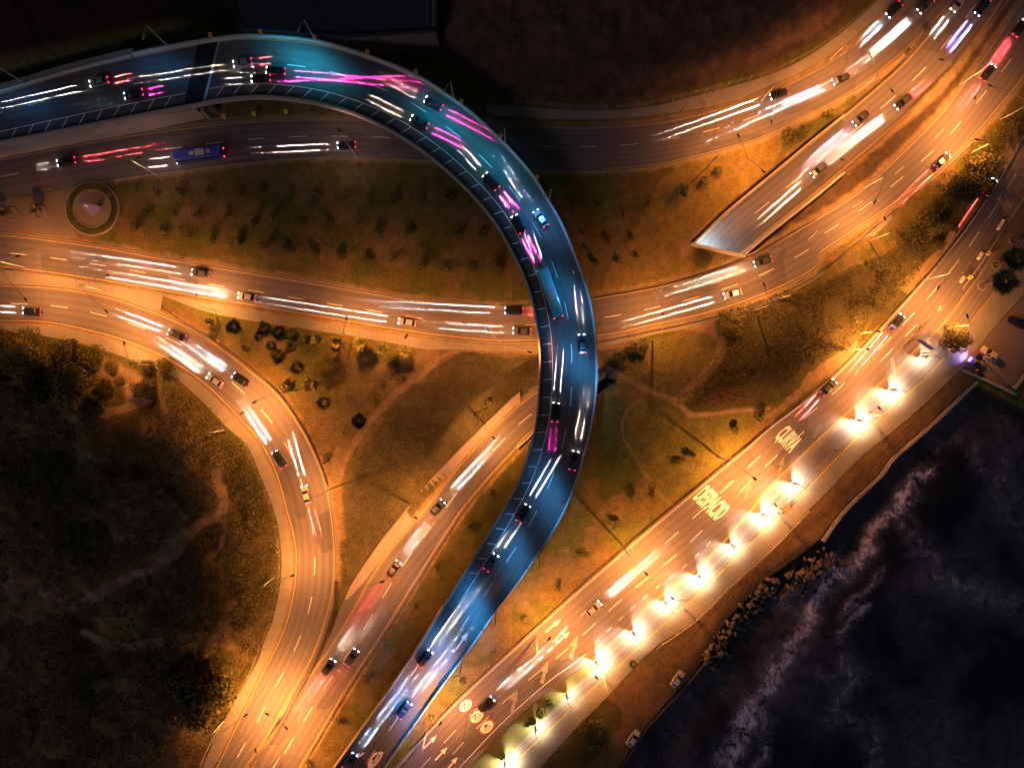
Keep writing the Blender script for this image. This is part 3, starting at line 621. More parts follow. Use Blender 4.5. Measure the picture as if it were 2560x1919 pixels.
arrow((1140,1623), (1171,1578), .28, zf(1155, 1600), M['white'])
# pebbled slope and wing wall beside the approach
mb = MB(); up_, lo_ = smooth_line([(-60,376),(0,366),(150,336),(300,307),(490,272)], 40), smooth_line([(-60,405),(0,392),(150,365),(300,340),(515,297)], 40)
for i in range(39): mb.quad(P(*lo_[i], .15), P(*lo_[i+1], .15), P(*up_[i+1], 5.4), P(*up_[i], 5.4))
T(mb.build('embankment_slope', M['slope']), kind='structure')
wg = E('wing_wall', P(510, 283)); T(wg, 'small stepped concrete wing wall at the end of the pebbled embankment', 'wall'); lw = lambda *a: P(*a)-wg.location
MB().prism([lw(500,268,5), lw(508,268,5), lw(524,294,1), lw(518,296,1)][::-1], -.2, 4.6).build('wall', M['concrete'], wg)
MB().prism([lw(510,268,4), lw(532,258,4), lw(537,274,2), lw(522,280,2)][::-1], -.2, 3.6).build('landing', M['sidewalk'], wg)

# ------------------------------------------------------------------ street lamps
def spot(name, parent, loc, direction, energy, color, angle, blend=.5, radius=.15, scale=None, falloff=None, along=None):
    """a lamp's own light; loc and direction in the parent's space"""
    l = bpy.data.lights.new(name, 'SPOT'); l.energy = energy; l.color = color; l.spot_size = angle; l.spot_blend = blend; l.shadow_soft_size = radius
    if falloff:
        l.use_nodes = True; t = l.node_tree; e = t.nodes['Emission']; f = t.nodes.new('ShaderNodeLightFalloff'); f.inputs[0].default_value = 1.0
        t.links.new(f.outputs[falloff], e.inputs[1])
    o = bpy.data.objects.new(name, l); COL.objects.link(o); o.parent = parent
    z = -Vector(direction).normalized(); x = Vector((0, 0, 1)).cross(z) if along is None else along-z*along.dot(z)
    if x.length < 1e-3: x = Vector((1, 0, 0))
    x.normalize(); y = z.cross(x)
    m = Matrix((x, y, z)).transposed().to_4x4(); m.translation = Vector(loc)
    if scale: m = m @ Matrix.Diagonal((*scale, 1, 1))
    o.matrix_local = m; return o

SODIUM = (1.0, .33, .075)
def street_lamp(base_, heads, hh, label, power=0.0, pole='steel', z0=None, color=SODIUM, lens='lens_sodium', sag=.5, group='sodium street lamps along the roads', angle=R(158), falloff=None, tilt=None, r=.11):
    b = G(*base_) if z0 is None else P(*base_, z0)
    t = E('street_lamp', b); T(t, label, 'street lamp', group)
    MB().tube([(0, 0, -.3), (0, 0, .6), (0, 0, .62), (0, 0, hh)], [r*1.7, r*1.7, r*1.25, r*.7], 10).build('pole', M[pole], t, True)
    top = Vector((0, 0, hh-.05))
    for hp in heads:
        e = P(*hp, b.z+hh+.35)-b; d = Vector((e.x, e.y, 0)); L_ = d.length; d.normalize()
        pts = [top+Vector((d.x*L_*q, d.y*L_*q, sag*math.sin(q*math.pi*.75))) for q in np.linspace(0, 1, 8)]
        MB().tube(pts, .05, 7).build('arm', M[pole], t, True)
        hc = pts[-1]; a = math.atan2(d.y, d.x)
        hd = MB(); hd.ell((0, 0, 0), (.62, .24, .13)); ho = hd.build('lamp_head', M['darkmetal'], t, True, tuple(hc+d*.45)); ho.rotation_euler = (0, 0, a)
        MB().ell((.08, 0, -.07), (.36, .17, .1)).build('lens', M[lens], ho, True)
        if power:
            dr = Vector((0, 0, -1)) if tilt is None else Vector(tilt)
            spot('lamp_light', t, hc+d*.45+Vector((0, 0, -.25)), dr, power, color, angle, .35, .2, None, falloff)
    return t
PW = 13500
LAMPS = [
 ((2140,235), [(2177,137),(2228,223)], 10, 'double-arm street lamp in the dry strip beside the upper road, nearest the top edge', 1.0),
 ((1832,430), [(1848,343),(1905,425)], 10, 'double-arm street lamp above the mouth of the underpass', 1.0),
 ((382,912), [(311,862)], 10, 'street lamp with its arm over the loop road, standing on the sandy clearing', 1.3),
 ((538,776), [(492,741)], 8, 'street lamp at the pointed corner of the palm garden, between two roads', 1.3),
 ((884,839), [(865,800)], 10, 'street lamp standing behind the row of palms by the middle road', 1.2),
 ((1262,872), [(1222,828),(1319,879)], 10, 'double-arm street lamp beside the handrail, just left of the flyover', .9),
 ((737,978), [(640,1003)], 10, 'long-armed street lamp next to a small bare tree, reaching over the loop road', 1.2),
 ((825,1222), [(769,1249)], 10, 'street lamp on the outside of the loop road beside the dark grass slope', 1.4),
 ((734,1744), [(672,1786),(712,1815)], 10, 'double-arm street lamp on the narrow barrier between the loop road and the ramp', 1.5),
 ((1216,1064), [(1231,1091)], 9, 'street lamp over the ramp road, closest to the flyover', 1.2),
 ((1028,1260), [(1035,1291)], 9, 'street lamp on the bright verge of the ramp road, halfway along it', 1.3),
 ((1631,850), [(1657,790)], 10, 'street lamp with a long arm over the middle road, right of the flyover', 1.5),
 ((1885,775), [(1912,717)], 10, 'street lamp over the middle road beyond the mouth of the underpass', 1.4),
 ((2172,603), [(2215,551)], 10, 'street lamp over the middle road where the shrubs begin', 1.3),
 ((2420,386), [(2448,350)], 8, 'short pale street lamp among the bushes by the middle road, top right', 1.2),
 ((1800,1144), [(1883,1193)], 10, 'street lamp leaning over the coast road above the painted word CURVA', 3.6),
 ((1552,1358), [(1613,1431)], 10, 'street lamp over the coast road below the painted word DESPACIO', 3.0),
 ((2364,820), [(2421,794)], 9, 'pale street lamp beside the leafy tree near the plaza', 1.3),
 ((2167,1036), [(2202,1024)], 8, 'pale street lamp on the service road between two floodlit poles', 1.0),
 ((1925,1265), [(1944,1266)], 8, 'pale street lamp on the service road near the rocks', 1.0),
 ((1692,1501), [(1684,1498)], 8, 'pale street lamp on the promenade with a long shadow across the dirt verge', 1.0),
 ((1508,1690), [(1494,1697)], 8, 'pale street lamp on the promenade by the grassy patch', 1.0),
 ((2121,875), [(2166,872)], 7, 'short street lamp at the inner edge of the coast road, lower of a pair', 1.8),
 ((2152,833), [(2190,828)], 6, 'short street lamp at the inner edge of the coast road, upper of a pair', .7),
]
for b_, hd, hh, lb, pw in LAMPS:
    street_lamp(b_, hd, hh, lb, PW*pw/len(hd)**.6, 'palepole' if lb.startswith(('pale', 'short')) else 'steel')
# lamps of the same rows that stand just outside the photograph
for px, py in ((-40,660),(-70,760),(-60,860),(150,702),(2620,150),(2500,-60),(2330,-70),(2660,-20),(1290,2010),(980,2010),(640,2010),(2640,470)):
    pass
# the row's remaining lamps
for (b_, hd, lb, pw) in (((60,668),[(40,640),(60,745)],'double-arm street lamp on the paved gore at the left edge of the picture',1.3), ((262,727),[(262,690),(262,775)],'double-arm street lamp on the paved gore between the two orange roads',1.1), ((560,1075),[(600,1035)],'street lamp on the inner pavement of the loop road beside the hillside',1.5), ((688,1440),[(726,1440)],'street lamp on the inner pavement of the loop road, near the fence posts',1.7), ((560,1800),[(610,1790)],'street lamp by the big dark tree on the loop road',1.7),
                         ((1010,878),[(1012,845)],'street lamp on the pavement behind the last palm of the row',.9), ((1905,250),[(1930,300)],'street lamp on the pavement side of the upper road',.8), ((2075,150),[(2105,190)],'street lamp on the pavement side of the upper road, near the top edge',1.0), ((2395,215),[(2360,150),(2440,240)],'double-arm street lamp high in the brown strip beside the underpass road',1.0), ((2160,470),[(2110,400),(2190,500)],'double-arm street lamp low in the brown strip beside the underpass road',1.1), ((2500,300),[(2480,215)],'street lamp at the top right bend of the middle road',1.1),
                         ((1068,1824),[(1098,1812)],'street lamp on the inner edge of the coast road by the speed roundels', 2.6), ((1340,1590),[(1370,1600)],'street lamp on the inner edge of the coast road by the straight arrows', 2.8), ((2310,700),[(2350,715)],'street lamp on the inner edge of the coast road beside the bare sandy slope', 1.6), ((905,1440),[(950,1455)],'street lamp on the verge where the ramp climbs back to street level',1.0), ((700,1890),[(690,1925),(640,1880)],'double-arm street lamp on the barrier at the bottom edge of the picture',1.4)):
    street_lamp(b_, hd, 10, lb, PW*pw/len(hd)**.6)
# unlit poles on the dark stretch of the upper road; faint fill light added
for b_, hd, lb in (((392,438),[(340,395)],'unlit pale lamp pole beside the dark upper road, left of its pair, light added'), ((893,396),[(850,330)],'unlit pale lamp pole beside the dark upper road, close to the flyover, light added')):
    street_lamp(b_, hd, 11, lb.replace('unlit', 'dim'), 1600, 'palepole', group='lamp poles with added light', color=(1, .55, .4), angle=R(150))
for b_, lb in (((1703,280),'tall leaning-looking utility pole on the upper pavement, left of two'), ((1760,264),'tall utility pole on the upper pavement, right of two'), ((1762,425),'wooden utility pole in the dry strip near small bushes'), ((1943,748),'tall pale utility pole at the edge of the dark shrubs')):
    t = E('utility_pole', G(*b_)); T(t, lb, 'utility pole', 'utility poles')
    MB().tube([(0, 0, -.3), (0, 0, 10)], [.17, .11], 10).build('pole', M['palepole'], t, True); MB().box((0, 0, 9.4), (1.7, .1, .12), .6).build('crossarm', M['woodpole'], t)
    for q in (-.7, 0, .7): MB().tube([(q*.82, q*.56, 9.45), (q*.82, q*.56, 9.72)], .05, 6).build('insulator', M['darkmetal'], t)
# cool lamps on the flyover's outer edge; fill ones added to even the light
TEAL, BLUE, NEUT = (.03, .52, .85), (.025, .38, 1.0), (.07, .42, 1.0)
for i, (px, py, c, pw, lb) in enumerate(((64,214,NEUT,.10,'first from the left edge'), (427,131,NEUT,.12,'beside the black joint'), (790,106,TEAL,.85,'at the crown of the curve'), (1138,252,TEAL,.5,'above the upper road'), (1373,506,NEUT,.42,'where the deck turns downhill'), (1490,880,NEUT,.55,'above the middle road'), (1434,1226,NEUT,.5,'above the ramp road'), (1246,1535,BLUE,1.0,'halfway down the lower slope'), (1075,1760,BLUE,.8,'nearest the foot of the flyover'), (1160,1642,BLUE,1.0,'added fill above the white arrow'), (1345,1380,NEUT,.5,'added fill at the start of the lower slope'), (1462,706,NEUT,.35,'added fill beside the cyan bus'), (1262,360,TEAL,.35,'added fill over the edge of the upper road'))):
    m = FLY.edge(px, py); b = FLY.at(m, 1, .05, .8); tow = (FLY.at(m, .4)-b); tow.z = 0; tow.normalize()
    tip = FLY.at(m, .80); e = tip; k = (H-(b.z+9.35))/H*S
    hp = (e.x/k+CX, CY-e.y/k); t = street_lamp((0, 0), [], 9, 'slim lamp post on the flyover parapet, '+lb, group='cool lamps on the flyover')
    t.location = b; top = Vector((0, 0, 8.95)); en = (FLY.at(m, .82)-b); d = Vector((en.x, en.y, 0)); L_ = d.length; d.normalize()
    pts = [top+Vector((d.x*L_*q, d.y*L_*q, .5*math.sin(q*2.3))) for q in np.linspace(0, 1, 7)]; MB().tube(pts, .05, 7).build('arm', M['palepole'], t, True)
    ho = MB().ell((0, 0, 0), (.6, .22, .1)).build('lamp_head', M['palepole'], t, True, tuple(pts[-1])); ho.rotation_euler = (0, 0, math.atan2(d.y, d.x)); MB().ell((0, 0, -.06), (.34, .16, .08)).build('lens', M['lens_cool'], ho, True)
    spot('lamp_light', t, pts[-1]+Vector((0, 0, -.25)), d*.25+Vector((0, 0, -1)), 19500*pw, c, R(140), 1.0, .2, (1.0, .30), None, Vector((-d.y, d.x, 0)))

# low floodlights on the bent poles along the service road
FLOODS = [(2298,891,.6),(2221,974,1),(2138,1049,1),(1978,1205,1),(1901,1282,1.1),(1824,1358,1),(1743,1435,1.1),(1660,1500,.7),(1581,1576,1),(1488,1648,1.2),(1415,1729,.6),(1338,1810,.6),(1262,1896,.9)]
for i, (px, py, pw) in enumerate(FLOODS):
    b = G(px, py); t = E('floodlight_pole', b); T(t, 'thin bent pole with bright low floodlights in the row along the service road', 'lamp post', 'floodlit bent poles along the service road')
    MB().tube([(0, 0, -.2), (0, 0, 6.2), (.25, -.3, 6.6), (.9, -.75, 6.7)], [.09, .06, .05, .05], 8).build('pole', M['darkmetal'], t, True)
    MB().box((-.02, .02, 2.0), (.5, .3, 2.0), R(42)).build('wedge_blocker', M['steel'], t)  # box added to block the flood and throw a dark wedge
    se = Vector((.66, -.75, 0)); al = Vector((.75, .66, 0))
    for sg in (-1, 1):
        fo = MB().box((0, 0, 0), (.34, .22, .26), R(42)).build('floodlight', M['darkmetal'], t, False, tuple(se*.3+al*.33*sg+Vector((0, 0, 2.75))))
        MB().box((0, 0, -.15), (.26, .18, .05), R(42)).build('lens', M['lens_white'], fo)
    spot('flood_light', t, se*.42+Vector((0, 0, 2.4)), se*-.12+Vector((0, 0, -1)), 8500*pw*(.75+.5*((i*7) % 5)/4), (1, .76, .56), R(168), .5, .12)

# ------------------------------------------------------------------ vehicles (at rest where the traffic was), with their lamps lit
def car_paint(name, col):
    m = mat(name, col, .28, .1, spec=.5); m.node_tree.nodes['Principled BSDF'].inputs['Coat Weight'].default_value = .6
    c = mixc(m, noise(m, 9, 3), col, tuple(x*.85 for x in col)); base(m, c); return m
PAINT = {'white': car_paint('white_car_paint', (.7, .69, .67)), 'silver': car_paint('silver_car_paint', (.32, .33, .34)), 'black': car_paint('black_car_paint', (.015, .015, .018)), 'grey': car_paint('grey_car_paint', (.07, .072, .078)), 'navy': car_paint('navy_car_paint', (.012, .018, .07)),
         'red': car_paint('red_car_paint', (.2, .012, .014)), 'beige': car_paint('beige_car_paint', (.5, .42, .33)), 'blue': car_paint('blue_bus_paint', (.06, .08, .45)), 'cyan': car_paint('cyan_bus_paint', (.12, .5, .55))}
def lin(a, b, t): return a+(b-a)*t
def car_proto(long=0.0, tall=0.0):
    """saloon car facing +x; returns its parts as prototype meshes"""
    root = E('car', (0, 0, 0))
    b = MB(); seg = [(-2.15-long, .68, .45, .70), (-2.02-long, .80, .30, .88), (-1.35, .88, .22, .95), (0, .90, .22, .95), (1.0, .89, .22, .94), (1.75, .85, .26, .84), (2.12, .72, .34, .70), (2.2, .5, .42, .6)]
    for x, w, z0, z1 in seg: b.v += [(x, -w, z0), (x, -w, lin(z0, z1, .7)), (x, -w*.88, z1), (x, w*.88, z1), (x, w, lin(z0, z1, .7)), (x, w, z0)]
    for i in range(len(seg)-1):
        for k in range(6): a = i*6+k; c = i*6+(k+1) % 6; b.f.append((a, a+6, c+6, c))
    b.f.append((0, 1, 2, 3, 4, 5)); e = (len(seg)-1)*6; b.f.append((e+5, e+4, e+3, e+2, e+1, e))
    T0, zt, zb = tall, 1.45+tall, .93
    rb, rt, ft, fb = -1.75-long*.7, -1.15-long*.8, .25, 1.05
    n = len(b.v); ring = lambda x0, x1, w, z: [(x0, -w, z), (x1, -w, z), (x1, w, z), (x0, w, z)]
    b.v += ring(rb, fb, .80, zb)+ring(rt, ft, .62, zt); b.f += [(n+4, n+5, n+6, n+7), (n, n+1, n+5, n+4), (n+1, n+2, n+6, n+5), (n+2, n+3, n+7, n+6), (n+3, n, n+4, n+7)]
    b.box((.85, -.98, .98), (.18, .2, .13)).box((.85, .98, .98), (.18, .2, .13))
    body = b.build('body', PAINT['white'], root)
    md = body.modifiers.new('bevel', 'BEVEL'); md.width = .05; md.segments = 2; md.limit_method = 'ANGLE'
    def pane(nm, q): c = [Vector(p) for p in q]; nrm = (c[1]-c[0]).cross(c[2]-c[0]).normalized()*.012; return MB().poly([p+nrm for p in c]).build(nm, M['glass'], root)
    g = lambda x0, x1, t: lin(x0, x1, t)
    pane('windscreen', [(g(fb,ft,.1), -.74, g(zb,zt,.1)), (g(fb,ft,.1), .74, g(zb,zt,.1)), (g(fb,ft,.92), .58, g(zb,zt,.92)), (g(fb,ft,.92), -.58, g(zb,zt,.92))])
    pane('rear_window', [(g(rb,rt,.12), .73, g(zb,zt,.12)), (g(rb,rt,.12), -.73, g(zb,zt,.12)), (g(rb,rt,.9), -.58, g(zb,zt,.9)), (g(rb,rt,.9), .58, g(zb,zt,.9))])
    for s_ in (-1, 1):
        q = [(rb+.3, s_*.79, zb+.06), (fb-.22, s_*.79, zb+.06), (ft-.06, s_*.64, zt-.07), (rt+.06, s_*.64, zt-.07)]; pane('side_window', q if s_ < 0 else q[::-1])
    for x in (-1.35-long*.4, 1.35):
        for s_ in (-1, 1):
            w = MB().tube([(x, s_*.70, .32), (x, s_*.91, .32)], .32, 16).build('wheel', M['tyre'], root); MB().tube([(x, s_*.90, .32), (x, s_*.925, .32)], .19, 12).build('rim', M['rim'], w)
    for s_ in (-1, 1):
        MB().box((2.12, s_*.58, .64), (.14, .34, .15)).build('headlight', M['head_white'], root); MB().box((-2.1-long, s_*.60, .70), (.12, .3, .14)).build('tail_light', M['tail_red'], root)
    return root
CAR = car_proto(); VAN = car_proto(.35, .35)
def bus_proto():
    r = E('bus', (0, 0, 0)); b = MB().box((0, 0, 1.65), (11.4, 2.5, 2.6)).build('body', PAINT['blue'], r); md = b.modifiers.new('bevel', 'BEVEL'); md.width = .22; md.segments = 3
    MB().box((5.69, 0, 1.95), (.06, 2.1, 1.2)).build('windscreen', M['glass'], r); MB().box((-5.69, 0, 2.1), (.06, 1.9, .8)).build('rear_window', M['glass'], r)
    for s_ in (-1, 1): MB().box((0, s_*1.245, 2.05), (10.2, .05, .8)).build('side_window', M['glass'], r)
    for x in (-2.8, 1.2): MB().box((x, 0, 3.0), (1.0, .9, .16)).build('roof_hatch', M['palepole'], r)
    MB().box((-.8, 0, 3.08), (2.2, 1.5, .24)).build('roof_unit', M['palepole'], r)
    for x in (-3.4, 3.6):
        for s_ in (-1, 1): w = MB().tube([(x, s_*.95, .48), (x, s_*1.24, .48)], .48, 16).build('wheel', M['tyre'], r); MB().tube([(x, s_*1.23, .48), (x, s_*1.27, .48)], .25, 10).build('rim', M['rim'], w)
    for s_ in (-1, 1): MB().box((5.7, s_*.95, .8), (.1, .4, .2)).build('headlight', M['head_white'], r); MB().box((-5.7, s_*1.0, 1.0), (.1, .25, .5)).build('tail_light', M['tail_red'], r)
    return r
BUS = bus_proto()
WHITE, XEN, VIO, WARM, MAG, RED = (1, .93, .86), (.55, .75, 1), (.32, .22, 1), (1, .78, .6), (1, .02, .35), (1, .05, .06)
def vehicle(proto, p, ang, paint_, label, cat='car', group=None, lit=True):
    r = copy_tree(proto); r.location = p; r.rotation_euler = (0, 0, ang); T(r, label, cat, group)
    for c in r.children:
        if c.name.startswith('body'): c.material_slots[0].link = 'OBJECT'; c.material_slots[0].material = PAINT[paint_]
        if not lit and c.name.startswith(('headlight', 'tail_light')): c.material_slots[0].link = 'OBJECT'; c.material_slots[0].material = M['lens_off'] if c.name.startswith('head') else PAINT['red']
    return r
def beams(r, x, ys, z, sgn, d0, d1, width, color, energy, name, lift=0.0):
    """long flat dipped beam: reaches the road from d0 to d1 metres ahead (or behind)"""
    for y in ys:
        a0, a1 = math.atan2(z, d0), math.atan2(z, d1); mid = (a0+a1)/2; v = a0-a1
        hw = math.atan2(width*.17, (d0+d1)*.5); s_ = math.tan(hw)/math.tan(v/2)
        spot(name, r, (x*sgn, y, z), (math.cos(mid)*sgn, 0, -math.sin(mid)), energy, color, v, .12, .01, (s_, 1), 'Constant')
BE = 52000
def drive(at, to, label, paint_='black', head=WHITE, hp=1.0, tail=None, tl=0, tp=1.0, proto=None, deck=None, w=.42, front=True, group='cars on the roads', xen=False):
    """car at survey point, facing the second point as far as its beam reaches"""
    pr = CAR if proto is None else proto; bus = pr is BUS
    if deck is None: a, b = G(*at), G(*to)
    else: a, b = P(*at, deck), P(*to, zf(*to))
    if deck is None:
        for rd in (RA, RB, RC, RD, RE, RF, RS):
            if inside(rd.outline(), np.array([float(at[0])]), np.array([float(at[1])]))[0]:
                m, f = rd.near(*at); a = P(*at, rd.at(m, f).z); m2, f2 = rd.near(*to); b = P(*to, rd.at(m2, f2).z); break
    d = b-a; L_ = d.length; ang = math.atan2(d.y, d.x); r = vehicle(pr, a+Vector((0, 0, .012)), ang, paint_, label, 'bus' if bus else 'car', 'buses on the roads' if bus else group)
    r.rotation_euler = (0, -math.asin(max(-.2, min(.2, d.z/L_))), ang)
    x = 5.8 if bus else 2.26; y = .95 if bus else .72
    if front: beams(r, x, (-y, y), .66, 1, 2.2, max(6, (L_-x)*1.18), w, head, BE*hp*min(1, .35+L_/26), 'headlight_beam')
    if tail: beams(r, x if bus else 2.2, (-y, y), .7, -1, 1.0, max(5, tl*S-x), w*1.15, tail, BE*tp, 'tail_light_glow')
    if xen or head in (XEN, VIO):
        for c in r.children:
            if c.name.startswith('headlight') and c.type == 'MESH': c.material_slots[0].link = 'OBJECT'; c.material_slots[0].material = M['head_blue']
    return r
F_ = lambda x, y: zf(x, y)
def fdrive(at, to, *a, **k): return drive(at, to, *a, deck=zf(*at), **k)
fdrive((876,1898), (1056,1657), 'dark car at the foot of the flyover beside the 60 roundel', 'navy', XEN, 1.5, w=.3)
fdrive((1064,1642), (1207,1446), 'dark car on the flyover by the last hatch lines, its beams white and long', 'black', WHITE, 1.6, w=.34)
fdrive((1012,1770), (1152,1592), 'dark car in the outer lane near the foot of the flyover, behind the arrow', 'navy', XEN, 1.3, w=.34)
fdrive((1228,1403), (1292,1308), 'grey car on the flyover just up the slope from the arrow', 'grey', WHITE, 1.0)
fdrive((1308,1281), (1384,1152), 'dark car on the flyover with blue-white beams above the ramp road', 'black', XEN, 2.0, w=.5)
fdrive((1434,1150), (1466,985), 'dark car alone in the outer flyover lane above the right-hand grass', 'grey', WARM, .7, w=.3)
fdrive((1388,1030), (1401,880), 'black car trailing red light in the inner flyover lane above the underpass', 'black', WHITE, 1.2, MAG, 150, .5, w=.3)
fdrive((1455,860), (1443,700), 'grey car in the outer flyover lane above the middle road', 'grey', WARM, .7, w=.3)
fdrive((1375,735), (1325,590), 'cyan bus climbing round the flyover bend', 'cyan', XEN, .5, proto=BUS, w=.6)
fdrive((1228,456), (1158,378), 'dark car on the flyover bend with a long magenta tail glow, inner lane', 'black', WHITE, .6, MAG, 92, 2.6, w=.5)
fdrive((1296,562), (1262,496), 'black car on the flyover bend with magenta tail glow, directly ahead of the cyan bus', 'black', WHITE, .4, MAG, 105, 2.2, w=.5)
fdrive((1352,548), (1250,400), 'silver car in the outer lane of the flyover bend', 'silver', XEN, 1.0, w=.35)
fdrive((1050,308), (935,250), 'grey car near the crown of the flyover with warm beams', 'grey', WARM, 1.0, MAG, 120, 1.0, w=.4)
fdrive((1085,262), (960,196), 'dark car in the outer lane near the crown of the flyover', 'black', WARM, .5, MAG, 200, 1.4, w=.35)
fdrive((692,180), (600,172), 'black car on the teal part of the flyover, outer of two with magenta tail glow', 'black', WHITE, .3, MAG, 225, 2.0, w=.6)
fdrive((655,199), (570,204), 'black car on the teal part of the flyover, inner of two with magenta tail glow', 'black', WHITE, .3, MAG, 235, 2.4, w=.6)
fdrive((610,160), (330,203), 'white car on the flyover crossing the black joint', 'silver', WARM, 1.5, RED, 40, .6, w=.4)
fdrive((252,208), (10,262), 'white car near the left edge of the flyover', 'silver', WHITE, 1.5, RED, 60, 1.2, w=.45)
fdrive((338,238), (180,272), 'dark car in the inner lane near the left edge of the flyover', 'navy', XEN, .2, MAG, 80, .5, w=.5)
drive((170,406), (100,418), 'dark car with a red tail glow on the dark upper road', 'black', WHITE, .2, RED, 345, 1.6, w=.35)
drive((505,392), (380,408), 'long blue bus on the dark upper road, headed for the left edge', 'blue', WARM, .5, proto=BUS, w=.5)
drive((868,365), (652,375), 'dark blue car on the dark upper road behind the bus', 'navy', WARM, 1.2, w=.5)
drive((1945,238), (1672,335), 'dark car in the upper lane of the upper road where it turns orange', 'black', WHITE, 1.8, w=.45)
drive((2100,200), (1760,350), 'dark car in the lower lane of the upper road', 'black', XEN, 1.8, w=.45)
drive((2232,28), (2155,102), 'black car high on the upper road near the top edge', 'black', XEN, 1.2)
drive((2310,18), (2140,168), 'grey car in the inner lane of the upper road near the top edge', 'grey', WHITE, 1.4)
drive((2452,22), (2333,172), 'dark car with violet headlights on the underpass road near the top edge', 'navy', VIO, 4.0, w=.5)
drive((2392,12), (2232,215), 'silver car on the underpass road near the top edge', 'silver', WHITE, 1.2)
drive((2150,297), (1995,432), 'dark car with blue-white beams midway down the underpass road', 'black', XEN, 1.7)
drive((2255,256), (2075,400), 'black car in the right lane of the underpass road', 'black', WARM, 1.3, RED, 60, .6)
drive((2045,425), (1925,530), 'dark car nearing the mouth of the underpass', 'grey', WARM, 1.2)
drive((2545,75), (2560,55), 'red-lit car at the top right corner of the middle road', 'black', WHITE, 0, RED, 330, 1.8, front=False)
drive((2465,185), (2480,165), 'dark car at the right bend of the middle road with a red tail glow', 'black', WHITE, 0, RED, 150, .8, front=False)
drive((2350,405), (2362,393), 'dark car midway along the middle road with a thin red glow', 'grey', WHITE, 0, RED, 160, .7, front=False)
drive((1905,655), (1655,735), 'grey car in the upper lane of the middle road below the underpass mouth', 'grey', WARM, 1.3, w=.5)
drive((1830,735), (1580,805), 'white car in the lower lane of the middle road', 'silver', WARM, 1.3, w=.9)
drive((1285,778), (905,757), 'black car beside the flyover on the middle road, upper lane', 'black', XEN, 1.8, RED, 30, .4, w=.5)
drive((1305,828), (1070,812), 'grey car beside the flyover on the middle road, lower lane', 'grey', WHITE, .8, w=.35)
drive((1020,806), (640,747), 'silver car on the middle road above the row of palms', 'silver', WHITE, 1.6, w=.55)
drive((620,743), (190,672), 'silver car on the middle road above the palm garden corner', 'silver', WHITE, 2.0, w=.6)
drive((505,684), (160,633), 'grey car in the upper lane at the left of the middle road', 'grey', WHITE, 1.8, w=.5)
drive((85,778), (-20,770), 'dark car at the left edge of the loop road', 'black', WHITE, 1.0)
drive((604,950), (465,853), 'dark car in the outer lane of the loop road, lower of two', 'black', XEN, 1.4, w=.4)
drive((445,838), (300,783), 'dark car in the outer lane of the loop road, upper of two', 'black', XEN, 1.4, w=.4)
drive((541,951), (393,849), 'silver car in the inner lane of the loop road, upper of two', 'silver', WHITE, 2.0, w=.5)
drive((700,1147), (612,1015), 'black car in the inner lane of the loop road, lower of two', 'black', WHITE, 1.7, w=.45)
drive((768,1235), (728,1095), 'silver car on the loop road under the long-armed lamp', 'silver', WARM, 1.5, RED, 130, 1.0, w=.45)
drive((1092,1268), (1245,1105), 'grey car on the ramp road below the verge lamp', 'grey', WHITE, 1.2, w=.4)
drive((985,1420), (1065,1312), 'black car on the ramp road with thin red tail lines', 'black', WHITE, .9, RED, 270, 1.0, w=.25)
drive((822,1665), (880,1580), 'dark car on the ramp road near the bottom, glowing red behind', 'black', WARM, .7, RED, 250, 1.6, w=.6)
drive((880,1640), (960,1520), 'dark car in the right lane of the ramp road near the bottom', 'grey', WHITE, .2, RED, 150, .9, w=.25)
drive((1215,1757), (1440,1556), 'black car on the coast road beside the painted arrows', 'black', WHITE, 2.0, w=.3)
drive((1482,1518), (1655,1372), 'silver car on the coast road short of the word DESPACIO', 'silver', WHITE, 1.6, w=.3)
drive((2238,806), (2262,778), 'black car on the coast road with a broad red glow behind', 'black', WHITE, 0, RED, 190, 2.4, front=False, w=.8)
drive((2068,968), (2095,940), 'dark car on the coast road above the word CURVA', 'grey', WHITE, 0, RED, 115, 1.6, front=False, w=.6)
drive((2470,470), (2490,440), 'dark car on the dark top stretch of the coast road', 'black', WHITE, 0, RED, 180, .7, front=False)
def park(px, py, to, paint_, label, proto=None):
    a, b = G(px, py), G(*to); d = b-a; return vehicle(proto or CAR, a+Vector((0, 0, .06 if px > 2380 else .01)), math.atan2(d.y, d.x), paint_, label, 'car', 'parked cars', False)
park(1692, 1694, (1718, 1657), 'white', 'white car parked on the dirt verge above the sea, upper of two')
park(1582, 1841, (1608, 1801), 'white', 'white car parked on the dirt verge above the sea, lower of two')
park(2536, 806, (2500, 788), 'navy', 'dark blue car parked on the plaza at the right edge')
park(2468, 884, (2432, 856), 'beige', 'beige car parked on the plaza beside a leaning pole', VAN)
for pr in (CAR, VAN, BUS):
    for o in [pr]+list(pr.children_recursive): bpy.data.objects.remove(o)

